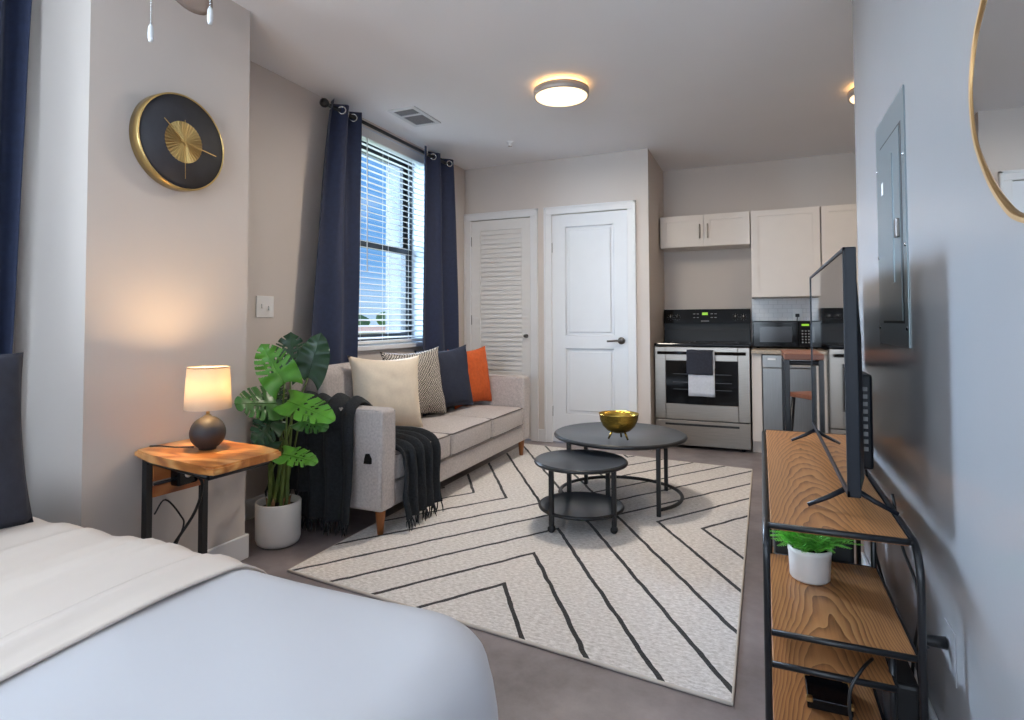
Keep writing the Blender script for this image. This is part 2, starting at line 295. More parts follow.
# ------------------------------------------------------------------ mesh helpers
class MB:
    def __init__(s): s.bm = bmesh.new()
    def box(s, a, b, bev=0.0, seg=2, mi=0):
        lo = [min(a[i], b[i]) for i in range(3)]; hi = [max(a[i], b[i]) for i in range(3)]
        t = bmesh.new(); bmesh.ops.create_cube(t, size=1)
        for v in t.verts: v.co = Vector([lo[i]+(v.co[i]+.5)*(hi[i]-lo[i]) for i in range(3)])
        if bev:
            bev = min(bev, .49*min(hi[i]-lo[i] for i in range(3)))
            bmesh.ops.bevel(t, geom=list(t.edges), offset=bev, segments=seg, affect='EDGES', profile=.5)
        s.merge(t, mi); return s
    def merge(s, t, mi=0):
        vm = {v: s.bm.verts.new(v.co) for v in t.verts}
        for f in t.faces:
            try:
                nf = s.bm.faces.new([vm[v] for v in f.verts]); nf.smooth = f.smooth; nf.material_index = mi
            except ValueError: pass
        t.free()
    def tube(s, pts, r, seg=8, closed=False, mi=0, cap=True):
        pts = [Vector(p) for p in pts]; n = len(pts)
        rs = r if isinstance(r, (list, tuple)) else [r]*n
        rings = []; up = None
        for i in range(n):
            if closed: d = pts[(i+1) % n]-pts[i-1]
            else: d = pts[min(i+1, n-1)]-pts[max(i-1, 0)]
            if d.length < 1e-9: d = Vector((0, 0, 1))
            d.normalize()
            if up is None:
                up = Vector((0, 0, 1)) if abs(d.z) < .9 else Vector((1, 0, 0))
            a = (up - d*up.dot(d))
            if a.length < 1e-6: a = d.orthogonal()
            a.normalize(); up = a; bb = d.cross(a)
            rings.append([s.bm.verts.new(pts[i]+(a*cos(2*pi*k/seg)+bb*sin(2*pi*k/seg))*rs[i]) for k in range(seg)])
        m_ = n if closed else n-1
        for i in range(m_):
            A, B = rings[i], rings[(i+1) % n]
            for k in range(seg):
                f = s.bm.faces.new((A[k], A[(k+1) % seg], B[(k+1) % seg], B[k])); f.smooth = True; f.material_index = mi
        if not closed and cap:
            f = s.bm.faces.new(list(reversed(rings[0]))); f.material_index = mi
            f = s.bm.faces.new(rings[-1]); f.material_index = mi
        return s
    def lathe(s, prof, c, seg=40, axis='Z', mi=0, sx=1.0):
        c = Vector(c); rings = []
        def P(r, z, a):
            if axis == 'Z': return c+Vector((r*cos(a)*sx, r*sin(a), z))
            if axis == 'X': return c+Vector((z, r*cos(a), r*sin(a)))
            return c+Vector((r*cos(a), z, r*sin(a)))
        for r, z in prof:
            if r < 1e-6: rings.append([s.bm.verts.new(P(0, z, 0))])
            else: rings.append([s.bm.verts.new(P(r, z, 2*pi*k/seg)) for k in range(seg)])
        for A, B in zip(rings, rings[1:]):
            for k in range(seg):
                k2 = (k+1) % seg
                if len(A) == 1 and len(B) == 1: continue
                if len(A) == 1: vs = (A[0], B[k2], B[k])
                elif len(B) == 1: vs = (A[k], A[k2], B[0])
                else: vs = (A[k], A[k2], B[k2], B[k])
                f = s.bm.faces.new(vs); f.smooth = True; f.material_index = mi
        return s
    def prism(s, poly, d0, d1, axis='Z', mi=0):
        def P(p, d):
            if axis == 'Z': return Vector((p[0], p[1], d))
            if axis == 'X': return Vector((d, p[0], p[1]))
            return Vector((p[0], d, p[1]))
        A = [s.bm.verts.new(P(p, d0)) for p in poly]; B = [s.bm.verts.new(P(p, d1)) for p in poly]
        n = len(poly)
        for k in range(n):
            f = s.bm.faces.new((A[k], A[(k+1) % n], B[(k+1) % n], B[k])); f.material_index = mi
        f = s.bm.faces.new(list(reversed(A))); f.material_index = mi
        f = s.bm.faces.new(B); f.material_index = mi
        return s
    def grid(s, fn, nu, nv, keep=None, smooth=True, mi=0):
        V = [[s.bm.verts.new(fn(i/nu, j/nv)) for j in range(nv+1)] for i in range(nu+1)]
        for i in range(nu):
            for j in range(nv):
                if keep and not keep((i+.5)/nu, (j+.5)/nv): continue
                f = s.bm.faces.new((V[i][j], V[i+1][j], V[i+1][j+1], V[i][j+1])); f.smooth = smooth; f.material_index = mi
        return s
    def xform(s, mtx):
        bmesh.ops.transform(s.bm, matrix=mtx, verts=list(s.bm.verts)); return s

def build(name, mb, mats, parent=None, world=True):
    """links a mesh; geometry given in world coordinates is stored relative to its parent (or to its own base point)"""
    bm = mb.bm
    loose = [v for v in bm.verts if not v.link_faces]
    if loose: bmesh.ops.delete(bm, geom=loose, context='VERTS')
    bmesh.ops.recalc_face_normals(bm, faces=list(bm.faces))
    me = bpy.data.meshes.new(name)
    o = bpy.data.objects.new(name, me); COL.objects.link(o)
    if parent is not None:
        o.parent = parent
        if world:
            bm.transform(wmat(parent).inverted())
    elif world:
        xs = [v.co for v in bm.verts]
        lo = Vector([min(v[i] for v in xs) for i in range(3)]); hi = Vector([max(v[i] for v in xs) for i in range(3)])
        b_ = Vector(((lo.x+hi.x)/2, (lo.y+hi.y)/2, lo.z))
        bm.transform(Matrix.Translation(-b_)); o.location = b_
    bm.to_mesh(me); bm.free()
    for m_ in (mats if isinstance(mats, (list, tuple)) else [mats]): me.materials.append(m_)
    return o
def wmat(o):
    mtx = Matrix.LocRotScale(o.location, o.rotation_euler, None)
    return wmat(o.parent) @ mtx if o.parent else mtx
def thing(name, label, cat, loc, rotz=0.0, group=None):
    o = bpy.data.objects.new(name, None); COL.objects.link(o); o.empty_display_size = 0.1
    o.location = loc; o.rotation_euler = (0, 0, rotz); o['label'] = label; o['category'] = cat
    if group: o['group'] = group
    return o
def tag(o, label, cat, group=None, kind=None):
    o['label'] = label; o['category'] = cat
    if group: o['group'] = group
    if kind: o['kind'] = kind
    return o
def struct(name, mb, m_, parent=None, label=None):
    o = build(name, mb, m_, parent)
    if parent is None:
        o['kind'] = 'structure'
        if label: o['label'] = label
    return o
def copy_tree(o, parent=None):
    c = o.copy(); COL.objects.link(c)
    if parent is not None: c.parent = parent
    for ch in [q for q in S.objects if q.parent == o]: copy_tree(ch, c)
    return c
def arc(c, r, a0, a1, n, plane='XY', z=0):
    out = []
    for i in range(n+1):
        a = a0+(a1-a0)*i/n
        if plane == 'XY': out.append((c[0]+r*cos(a), c[1]+r*sin(a), z))
    return out
def bez(p0, p1, p2, p3, n=14):
    p0, p1, p2, p3 = map(Vector, (p0, p1, p2, p3))
    return [p0*(1-t)**3+p1*3*t*(1-t)**2+p2*3*t*t*(1-t)+p3*t**3 for t in [i/n for i in range(n+1)]]
def smooth_path(pts, n=6):
    """Catmull-Rom through the points"""
    P = [Vector(p) for p in pts]; P = [P[0]*2-P[1]]+P+[P[-1]*2-P[-2]]; out = []
    for i in range(1, len(P)-2):
        for k in range(n):
            t = k/n
            out.append(.5*((2*P[i])+(P[i+1]-P[i-1])*t+(2*P[i-1]-5*P[i]+4*P[i+1]-P[i+2])*t*t+(3*P[i]-P[i-1]-3*P[i+1]+P[i+2])*t**3))
    out.append(P[-2]); return out
def nz(x, y, z=0.0): return noise.noise(Vector((x, y, z)))

# ------------------------------------------------------------------ the room shell
H = 2.556
XL, XR, YD, YK, YB = -2.62, 0.385, 4.997, 5.84, -2.2
struct('floor', MB().box((-3.0, YB-.2, -.1), (2.3, 6.0, 0)), M['floor'], label='polished grey brown concrete floor')
struct('ceiling', MB().box((-3.0, YB-.2, H), (2.3, 6.0, H+.12)), M['ceiling'], label='plain pale grey ceiling')
W1 = (3.18, 4.32, 0.90, 2.50)      # y0 y1 z0 z1 of the living window
W2 = (-0.75, 1.02, 0.75, 2.35)     # the bed window
TH = 0.43
mb = MB()
xo = XL-TH
mb.box((xo, YB, 0), (XL, W2[0], H)); mb.box((xo, W2[1], 0), (XL, W1[0], H)); mb.box((xo, W1[1], 0), (XL, 6.0, H))
for w in (W1, W2):
    mb.box((xo, w[0], 0), (XL, w[1], w[2])); mb.box((xo, w[0], w[3]), (XL, w[1], H))
struct('wall_left', mb, M['wall'], label='greige wall with the living room window')
struct('wall_column', MB().box((XL, 1.31, 0), (-2.203, 2.02, H)), M['wall'], label='boxed wall column behind the bedside table')
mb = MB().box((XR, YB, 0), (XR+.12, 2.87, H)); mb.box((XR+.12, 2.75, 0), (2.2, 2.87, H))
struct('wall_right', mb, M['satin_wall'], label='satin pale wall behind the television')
# door wall with two door openings
D1 = (-2.56, -1.93, 2.05); D2 = (-1.742, -1.036, 2.05)
mb = MB(); y0, y1 = YD, YD+.12
mb.box((XL, y0, 0), (D1[0], y1, H)); mb.box((D1[1], y0, 0), (D2[0], y1, H)); mb.box((D2[1], y0, 0), (-.865, y1, H))
mb.box((D1[0], y0, D1[2]), (D1[1], y1, H)); mb.box((D2[0], y0, D2[2]), (D2[1], y1, H))
mb.box((-.985, y1, 0), (-.865, YK, H))
struct('wall_back', mb, M['wall'], label='closet wall with two white doors')
struct('wall_kitchen', MB().box((-.985, YK, 0), (2.2, YK+.12, H)), M['wall'], label='kitchen wall behind the range')
struct('wall_kitchen_right', MB().box((2.2, 2.75, 0), (2.3, YK+.12, H)), M['wall'])
W3 = (-2.1, 0.1, 0.7, 2.4)  # opening of the added rear window, lets the fill lamp in
mb = MB(); mb.box((XL, YB-.15, 0), (W3[0], YB, H)); mb.box((W3[1], YB-.15, 0), (XR, YB, H)); mb.box((W3[0], YB-.15, 0), (W3[1], YB, W3[2])); mb.box((W3[0], YB-.15, W3[3]), (W3[1], YB, H))
struct('wall_rear', mb, M['wall'])
# baseboards
def bb(name, segs):
    mb = MB()
    for a, b in segs:
        mb.box(a, b, .004, 1)
    struct(name, mb, M['trim'])
t_ = .014
def bbx(x, y0, y1, s): return ((x, y0, 0), (x+s*t_, y1, .11))
def bby(y, x0, x1, s): return ((x0, y, 0), (x1, y+s*t_, .11))
bb('baseboard_left', [bbx(XL, 2.02, YD, 1), bbx(XL, YB, 1.31, 1)])
bb('baseboard_column', [bbx(-2.203, 1.296, 2.034, 1), bby(2.02, XL+t_, -2.203, 1), bby(1.31, XL+t_, -2.203, -1)])
bb('baseboard_right', [bbx(XR, YB, 2.87, -1)])
bb('baseboard_back', [bby(YD, -1.875, -1.80, -1), bby(YD, -.975, -.865, -1), bbx(-.865, YD-t_, 5.17, 1)])

# ---- doors
def casing(mb, d, w=.068, th=.02):
    yf = YD-th
    mb.box((d[0]-w+.01, yf, 0), (d[0]+.01, YD, d[2]+.0), .004, 1); mb.box((d[1]-.01, yf, 0), (d[1]+w-.01, YD, d[2]), .004, 1)
    mb.box((d[0]-w+.01, yf, d[2]), (d[1]+w-.01, YD, d[2]+w), .004, 1)
    mb.box((d[0]-w+.004, yf-.006, 0), (d[0]-w+.024, YD, d[2]+w), .003, 1); mb.box((d[1]+w-.024, yf-.006, 0), (d[1]+w-.004, YD, d[2]+w), .003, 1)
    mb.box((d[0]-w+.004, yf-.006, d[2]+w-.02), (d[1]+w-.004, YD, d[2]+w), .003, 1)
def stile_frame(mb, x0, x1, z0, z1, yf, yb, rows, sw):
    """frame around recessed rows [(za, zb)]"""
    mb.box((x0, yf, z0), (x0+sw, yb, z1)); mb.box((x1-sw, yf, z0), (x1, yb, z1))
    zs = [z0]+[z for r_ in rows for z in r_]+[z1]
    for a, b in zip(zs[0::2], zs[1::2]): mb.box((x0+sw, yf, a), (x1-sw, yb, b))
def hinge(par, x, y, zs):
    for z in zs: build('hinge', MB().box((x-.006, y-.008, z-.045), (x+.006, y+.004, z+.045), .002, 1), M['dark_nickel'], par)

dr = MB(); x0, x1 = D1[0]+.006, D1[1]-.006; yf, yb_ = YD+.004, YD+.038
rows = [(.20, .50), (.59, 1.95)]
stile_frame(dr, x0, x1, .008, D1[2]-.006, yf, yb_, rows, .095)
d1 = struct('door_1', dr, M['louvre'], label='white louvred closet door beside the window')
cs = MB(); casing(cs, D1); build('door_casing', cs, M['trim'], d1)
lv = MB()
for (a, b) in rows:
    n = int((b-a)/.043)
    for i in range(n):
        z = a+(i+.5)*(b-a)/n; xa, xb = x0+.095, x1-.095
        lv.prism([(yf+.003, z-.021), (yf+.009, z-.021), (yf+.022, z+.024), (yf+.016, z+.026)], xa, xb, 'X')
build('louvre_slats', lv, M['louvre'], d1)
build('backing', MB().box((x0+.02, yb_, .02), (x1-.02, yb_+.01, 2.03)), M['louvre'], d1)
hinge(d1, D1[0]+.006, YD, (.25, 1.1, 1.85))
build('door_knob', MB().lathe([(0, -.05), (.012, -.05), (.016, -.035), (.008, -.02), (.018, -.004), (.018, 0)], (x1-.05, yf, .95), 16, 'Y'), M['dark_nickel'], d1)

dr = MB(); x0, x1 = D2[0]+.006, D2[1]-.006
rows = [(.26, .845), (.955, 1.935)]
stile_frame(dr, x0, x1, .008, D2[2]-.006, yf, yb_, rows, .125)
for a, b in rows:
    xa, xb = x0+.125, x1-.125
    dr.box((xa, yf+.017, a), (xb, yb_, b))
    q = MB()
    dr.box((xa+.03, yf+.007, a+.03), (xb-.03, yf+.018, b-.03), .008, 1)
    # sloped sticking around the recess
    for (p, q_) in (((xa, a), (xb, a)), ((xb, a), (xb, b)), ((xb, b), (xa, b)), ((xa, b), (xa, a))):
        dr.tube([(p[0], yf+.006, p[1]), (q_[0], yf+.006, q_[1])], .0065, 6)
d2 = struct('door_2', dr, M['door'], label='white two panel door with a lever handle')
cs = MB(); casing(cs, D2); build('door_casing', cs, M['trim'], d2)
hinge(d2, D2[0]+.006, YD, (.28, 1.75))
hd = MB(); hx, hz = x1-.065, .915
hd.lathe([(0, -.014), (.028, -.014), (.031, -.008), (.031, 0)], (hx, yf, hz), 20, 'Y')
hd.tube([(hx, yf-.012, hz), (hx, yf-.05, hz)], .011, 10)
hd.tube(smooth_path([(hx+.008, yf-.05, hz), (hx-.03, yf-.052, hz+.002), (hx-.075, yf-.05, hz-.002), (hx-.115, yf-.045, hz-.004)], 5), .0085, 10)
build('lever_handle', hd, M['dark_nickel'], d2)
build('strike_plate', MB().box((x1-.002, yf-.003, hz-.035), (x1+.012, yf+.01, hz+.035)), M['dark_nickel'], d2)

# ---- living window
wx = -2.82
w1 = MB()
def ring_frame(mb, y0, y1, z0, z1, xa, xb, w):
    mb.box((xa, y0, z0), (xb, y0+w, z1)); mb.box((xa, y1-w, z0), (xb, y1, z1)); mb.box((xa, y0+w, z0), (xb, y1-w, z0+w)); mb.box((xa, y0+w, z1-w), (xb, y1-w, z1))
ring_frame(w1, W1[0], W1[1], W1[2], W1[3], wx-.05, wx+.04, .045)
win = struct('window_1', w1, M['black_frame'], label='black framed window behind the navy curtains')
for nm, z0, z1, dx in (('upper_sash', 1.665, W1[3]-.04, -.015), ('lower_sash', W1[2]+.04, 1.71, .015)):
    sb = MB(); ring_frame(sb, W1[0]+.04, W1[1]-.04, z0, z1, wx+dx-.015, wx+dx+.015, .05)
    so = build(nm, sb, M['black_frame'], win)
    build('pane', MB().box((wx+dx-.003, W1[0]+.085, z0+.045), (wx+dx+.003, W1[1]-.085, z1-.045)), M['glass'], so)
struct('window_sill', MB().box((wx+.04, W1[0]-.0, W1[2]-.02), (XL+.035, W1[1], W1[2]+.012), .004), M['trim'], win)
# plaster reveals painted white (inside and outside)
rv = MB(); tt = .012
for xa, xb in ((wx+.04, XL+.002), (xo, wx-.05)):
    k_ = 0 if xb > XL-.1 else 1
    rv.box((xa, W1[1]-tt, W1[2]), (xb, W1[1], W1[3]), mi=k_); rv.box((xa, W1[0], W1[2]), (xb, W1[0]+tt, W1[3]), mi=k_); rv.box((xa, W1[0], W1[3]-tt), (xb, W1[1], W1[3]), mi=k_)
struct('trim_1', rv, [M['exterior'], M['exterior_wall']])
w2 = MB(); ring_frame(w2, W2[0], W2[1], W2[2], W2[3], wx-.05, wx+.04, .05); w2.box((wx-.02, .09, W2[2]), (wx+.02, .15, W2[3]))
win2 = struct('window_2', w2, M['black_frame'])
build('pane', MB().box((wx-.003, W2[0]+.04, W2[2]+.04), (wx+.003, W2[1]-.04, W2[3]-.04)), M['glass'], win2)
w3 = MB()
w3.box((W3[0], YB-.1, W3[2]), (W3[0]+.05, YB-.05, W3[3])); w3.box((W3[1]-.05, YB-.1, W3[2]), (W3[1], YB-.05, W3[3])); w3.box((W3[0], YB-.1, W3[2]), (W3[1], YB-.05, W3[2]+.05)); w3.box((W3[0], YB-.1, W3[3]-.05), (W3[1], YB-.05, W3[3])); w3.box((-1.03, YB-.1, W3[2]), (-.97, YB-.05, W3[3]))
win3 = struct('added_rear_window', w3, M['black_frame'])  # unseen window, added to give the rear fill lamp an opening

# ------------------------------------------------------------------ the bed
bed = thing('bed', 'low bed base and mattress under the white bedding', 'bed', (-1.42, .13, 0))
bx0, bx1, by0, by1, bz = -2.44, -.43, -.62, .84, .55
build('mattress', MB().box((bx0, by0, .28), (bx1, by1, .54), .06, 4), M['duvet'], bed)
build('bed_base', MB().box((bx0+.02, by0+.03, .10), (bx1-.03, by1-.03, .28), .01), M['charcoal_pillow'], bed)
for px_, py_ in ((bx0+.1, by0+.1), (bx0+.1, by1-.1), (bx1-.12, by0+.1), (bx1-.12, by1-.1)):
    build('leg', MB().tube([(px_, py_, 0), (px_, py_, .11)], .022, 12), M['black_metal'], bed)
build('headboard', MB().box((-2.56, by0, .1), (bx0-.01, by1, 1.05), .03, 3), M['charcoal_pillow'], bed)

def drape(x0, x1, y0, y1, ztop, zbot, rad, crad, thick, wr, mbx, nu=90, nv=80):
    """a cover lying on the mattress: flat top with soft rounded edges that fall to zbot"""
    cx, cy = (x0+x1)/2, (y0+y1)/2; hx, hy = (x1-x0)/2, (y1-y0)/2
    def fn(u, v):
        # superellipse-like polar map: square [-1,1]^2 -> (distance from the edge, position)
        a, b = u*2-1, v*2-1
        m_ = max(abs(a), abs(b)); 
        top = .86
        k = min(1.0, m_/top)
        if m_ < 1e-6: px, py = 0.0, 0.0
        else: px, py = a/m_*k, b/m_*k
        # rounded plan corners
        X, Y = px*hx, py*hy
        ex, ey = hx-crad, hy-crad
        dx, dy = abs(X)-ex, abs(Y)-ey
        if dx > 0 and dy > 0:
            L = max(dx, dy); q = sqrt(dx*dx+dy*dy)
            if q > 1e-9:
                f = L/q; X = math.copysign(ex+dx*f, X); Y = math.copysign(ey+dy*f, Y)
        edge = min(hx-abs(X), hy-abs(Y))
        if dx > 0 and dy > 0:
            edge = crad-sqrt((abs(X)-ex)**2+(abs(Y)-ey)**2)
        edge = max(edge, 0)
        z = ztop
        if edge < rad: z = ztop-rad+sqrt(max(0, rad*rad-(rad-edge)**2))
        if m_ > top:
            s_ = (m_-top)/(1-top)
            z = ztop-rad-(ztop-rad-zbot)*s_
            fold = (.010+.012*s_)*sin(26*(X+Y*.9))*s_
            nrm = Vector((X/hx if abs(X)/hx > abs(Y)/hy else X/hx*.3, Y/hy if abs(Y)/hy >= abs(X)/hx else Y/hy*.3, 0))
            nrm.normalize(); X += nrm.x*(fold+.008*s_); Y += nrm.y*(fold+.008*s_)
        else:
            z += wr*(nz(X*2.3, Y*2.3, 3.1)+.5*nz(X*6+Y*3, Y*5, 1.7))+.012*math.exp(-((edge-.3)/.25)**2)
        return Vector((cx+X, cy+Y, z))
    mbx.grid(fn, nu, nv)
DX1, DY0, DY1, DZ, DR = -.372, -.72, .955, .588, .10
dv = MB(); drape(-2.3, DX1, DY0, DY1, DZ, .06, DR, .17, 0, .007, dv)
duvet = build('duvet', dv, M['duvet'])
tag(duvet, 'white duvet spread over the bed in the foreground', 'duvet')
sm = duvet.modifiers.new('subsurf', 'SUBSURF'); sm.levels = 1; sm.render_levels = 1
# turned-down ivory sheet: a second layer over the head half, its hem folded back
def crease(X, Y):
    c = 0
    for k, (x_, a_, w_) in enumerate(((-1.05, .007, .018), (-1.16, .005, .022), (-1.26, .004, .014), (-1.34, .006, .03), (-1.42, .004, .016), (-1.55, .005, .035), (-1.72, .004, .03))):
        d_ = (X-x_-.03*sin(Y*3+k*2)-.025*nz(Y*2.5, k*3.1, 0))/w_
        c += 2.3*a_*math.exp(-d_*d_)*(.6+.6*nz(Y*3, k*7.7, 2))
    return c
def sheet_pt(X, v, off):
    L = 1.0*v                                # distance over the far edge, measured from the near side
    top_len = DY1-DR-DY0; arc_len = DR*pi/2
    s_ = v*(top_len+arc_len+.30)
    z0 = DZ+off
    if s_ <= top_len: Y, z, nrm = DY0+s_, z0, Vector((0, 0, 1))
    elif s_ <= top_len+arc_len:
        a = (s_-top_len)/DR; Y, z, nrm = DY0+top_len+(DR+off)*sin(a), DZ-DR+(DR+off)*cos(a), Vector((0, sin(a), cos(a)))
    else: Y, z, nrm = DY1+off, DZ-DR-(s_-top_len-arc_len), Vector((0, 1, 0))
    edge = DY1-Y
    h = .007*(nz(X*2.3, Y*2.3, 3.1)+.5*nz(X*6, Y*5, 1.7))+.012*math.exp(-((edge-.3)/.25)**2)*(1 if s_ <= top_len+.05 else .3)
    h += crease(X, Y)+.003*nz(X*7, Y*3, 5)
    return Vector((X, Y, z))+nrm*max(h, -.004 if off > .012 else -1)
sb = MB(); sb.grid(lambda u, v: sheet_pt(-2.29+(1.325+.012*nz(3, v*6, 2))*u, v, .007), 90, 90)
sh_o = build('bed_sheet', sb, M['sheet'])
tag(sh_o, 'ivory sheet turned down over the head half of the white duvet', 'sheet')
md = sh_o.modifiers.new('thick', 'SOLIDIFY'); md.thickness = .006; md.offset = -1
hb = MB(); hb.grid(lambda u, v: sheet_pt(-1.075+(.118+.012*nz(3, v*6, 2))*u, v, .0105), 12, 90)
hm = build('hem_fold', hb, M['sheet'], sh_o)
md = hm.modifiers.new('thick', 'SOLIDIFY'); md.thickness = .004; md.offset = -1

def pillow_mb(w, h, t, pinch=.07, seed=0, n=26, wr=.006):
    """cushion standing in its own YZ plane, thickness along X, base at z=0"""
    mb = MB()
    for sgn in (1, -1):
        def fn(u, v):
            a, b = u*2-1, v*2-1
            ya = a*(1-pinch*(1-b*b)*abs(a)**2*1.0); zb = b*(1-pinch*(1-a*a)*abs(b)**2*1.0)
            prof = max(0, (1-abs(a)**2.6))**.55*max(0, (1-abs(b)**2.6))**.55
            x = sgn*t/2*prof*(1+.12*nz(a*1.7+seed, b*1.7, sgn))+wr*nz(a*4+seed, b*4, sgn*2)*min(1, prof*3)
            return Vector((x, ya*w/2, (zb+1)*h/2))
        mb.grid(fn, n, n)
    bmesh.ops.remove_doubles(mb.bm, verts=list(mb.bm.verts), dist=.0004)
    return mb
def cushion(name, label, m_, c, w, h, t, yaw_, tilt, roll=0, seed=0, group='throw cushions on the sofa', pinch=.13, cat='cushion', seam=None):
    mtx = Matrix.Translation(Vector(c)) @ Matrix.Rotation(yaw_, 4, 'Z') @ Matrix.Rotation(-tilt, 4, 'Y') @ Matrix.Rotation(roll, 4, 'X')
    mb = pillow_mb(w, h, t, pinch, seed)
    o = build(name, mb, m_, None, world=False)
    o.matrix_world = mtx
    o.location = mtx.to_translation(); o.rotation_euler = mtx.to_euler()
    tag(o, label, cat, group)
    return o
cushion('bed_pillow', 'charcoal pillow propped at the head of the bed', M['charcoal_pillow'], (-1.66, .605, .598), .52, .42, .18, radians(-6), radians(10), 0, 3, None, .05, 'pillow')

# ------------------------------------------------------------------ bedside table, lamp
nt = thing('side_table', 'live edge wooden C shaped side table with a black metal frame', 'side table', (-2.02, 1.58, 0))
top = [(-2.185, 1.485), (-2.05, 1.45), (-1.90, 1.425), (-1.74, 1.403), (-1.70, 1.398), (-1.672, 1.402), (-1.665, 1.45), (-1.672, 1.55), (-1.665, 1.64), (-1.668, 1.695), (-1.80, 1.725), (-1.95, 1.735), (-2.08, 1.76), (-2.17, 1.775), (-2.18, 1.68), (-2.19, 1.58)]
tp = [Vector((p[0], p[1], 0)) for p in top]
tp2 = tp
tpm = MB(); tpm.prism([(p.x, p.y) for p in tp2], .576, .605)
bmesh.ops.bevel(tpm.bm, geom=[e_ for e_ in tpm.bm.edges if abs(e_.verts[0].co.z-e_.verts[1].co.z) < 1e-4], offset=.007, segments=2, affect='EDGES')
build('table_top', tpm, M['live_edge'], nt)
fr = MB(); s_ = .0125
A, B = (-2.14, 1.505), (-2.125, 1.735)
for p in (A, B): fr.box((p[0]-s_, p[1]-s_, 0), (p[0]+s_, p[1]+s_, .572))
build('upright_frame', fr, M['black_metal'], nt)
fr = MB()
for p, q in (((-2.14, 1.505), (-1.72, 1.425)), ((-2.125, 1.735), (-1.71, 1.675)), ((-1.72, 1.425), (-1.71, 1.675)), ((-2.14, 1.505), (-2.125, 1.735))):
    fr.tube([(p[0], p[1], .563), (q[0], q[1], .563)], .0115, 4)
build('top_frame', fr, M['black_metal'], nt)
fr = MB()
for p, q in (((-2.14, 1.505), (-1.80, 1.44)), ((-2.125, 1.735), (-1.80, 1.69)), ((-2.14, 1.505), (-2.125, 1.735))):
    fr.tube([(p[0], p[1], .0126), (q[0], q[1], .0126)], .0125, 4)
build('foot_frame', fr, M['black_metal'], nt)
for z0, z1 in ((.484, .556), (.424, .466)):
    build('back_slat', MB().prism([(-2.134, 1.517), (-2.122, 1.517), (-2.107, 1.723), (-2.119, 1.723)], z0, z1), M['slat_wood'], nt)
fr = MB(); fr.tube([(-2.116, 1.515, .475), (-2.101, 1.725, .475)], .006, 6); build('cross_rod', fr, M['black_metal'], nt)
pb = MB().box((-2.108, 1.572, .455), (-2.06, 1.66, .532), .008); ob = build('power_outlet_box', pb, M['black_gloss'], nt)
build('socket', MB().lathe([(0, .004), (.013, .004), (.016, 0)], (-2.06, 1.615, .498), 16, 'X'), M['plastic_white'], ob)
cb = MB().tube(smooth_path([(-2.055, 1.645, .49), (-2.045, 1.665, .44), (-2.06, 1.645, .34), (-2.10, 1.58, .22), (-2.13, 1.53, .12), (-2.14, 1.52, .02)]), .006, 6)
tag(build('charging_cable', cb, M['cable']), 'thick black cable hanging from the outlet box under the live edge side table', 'cable')
cb = MB().tube(smooth_path([(-2.12, 1.52, .36), (-2.115, 1.56, .405), (-2.11, 1.62, .33), (-2.12, 1.64, .27), (-2.14, 1.58, .12), (-2.14, 1.56, .02)]), .0035, 6)
tag(build('charging_cable', cb, M['cable']), 'thinner looped black cable behind the thick one under the side table', 'cable')

lamp = thing('table_lamp', 'small lit table lamp with a round dark base and linen shade', 'lamp', (-1.94, 1.60, .605))
lc = (-1.94, 1.60, .605)
R_ = .063
prof = [(0, 0), (.03, 0)]+[(R_*sin(a), R_*.98-R_*cos(a)) for a in [radians(d) for d in range(30, 172, 8)]]+[(.008, .131), (0, .131)]
build('base', MB().lathe(prof, lc), M['lamp_ball'], lamp)
build('neck', MB().lathe([(.007, .128), (.007, .16), (.013, .162), (.013, .19), (0, .19)], lc, 16), M['gold'], lamp)
shp = MB().lathe([(.0825, .153), (.0735, .310), (.0715, .310), (.0805, .153), (.0825, .153)], lc, 48)
shade = build('lamp_shade', shp, M['shade'], lamp)
bu = MB().lathe([(0, .187), (.012, .19), (.02, .205), (.02, .222), (.012, .235), (0, .238)], lc, 20)
M['bulb'] = mat('lamp_bulb', (255, 230, 190), .5, emit=(255, 205, 130), estr=14)
build('bulb', bu, M['bulb'], lamp)
sp_ = MB()
for a in (0, 2*pi/3, 4*pi/3): sp_.tube([(lc[0]+.012*cos(a), lc[1]+.012*sin(a), lc[2]+.17), (lc[0]+.075*cos(a), lc[1]+.075*sin(a), lc[2]+.168)], .0015, 5)
build('shade_spokes', sp_, M['dark_nickel'], lamp)
build('shade_ring', MB().tube([(lc[0]+.0735*cos(a), lc[1]+.0735*sin(a), lc[2]+.3095) for a in [2*pi*k/48 for k in range(48)]], .0018, 6, True), M['dark_nickel'], shade)
lp = bpy.data.lights.new('bulb_light', 'POINT'); lp.energy = 7.0; lp.color = (1.0, .66, .34); lp.shadow_soft_size = .03
lo = bpy.data.objects.new('bulb_light', lp); COL.objects.link(lo); lo.location = (lc[0], lc[1], lc[2]+.262)
cb = MB().tube(smooth_path([(-1.995, 1.585, .611), (-2.06, 1.555, .611), (-2.13, 1.545, .612), (-2.165, 1.53, .611)]), .003, 6)
tag(build('lamp_cord', cb, M['cable']), 'short black lamp cord lying on the wooden side table top', 'cord')

# ------------------------------------------------------------------ clock
ck = thing('wall_clock', 'round charcoal wall clock with a brass rim and brass centre', 'clock', (-2.203, 1.655, 1.62))
cc = (-2.203, 1.648, 1.820); R_ = .195
build('rim', MB().lathe([(R_-.01, 0), (R_, .002), (R_, .047), (R_-.003, .05), (R_-.007, .05), (R_-.007, .04), (0, .04)], cc, 72, 'X'), M['gold'], ck)
build('dial', MB().lathe([(R_-.006, .041), (R_-.006, .046), (0, .046)], cc, 72, 'X'), M['clock_face'], ck)
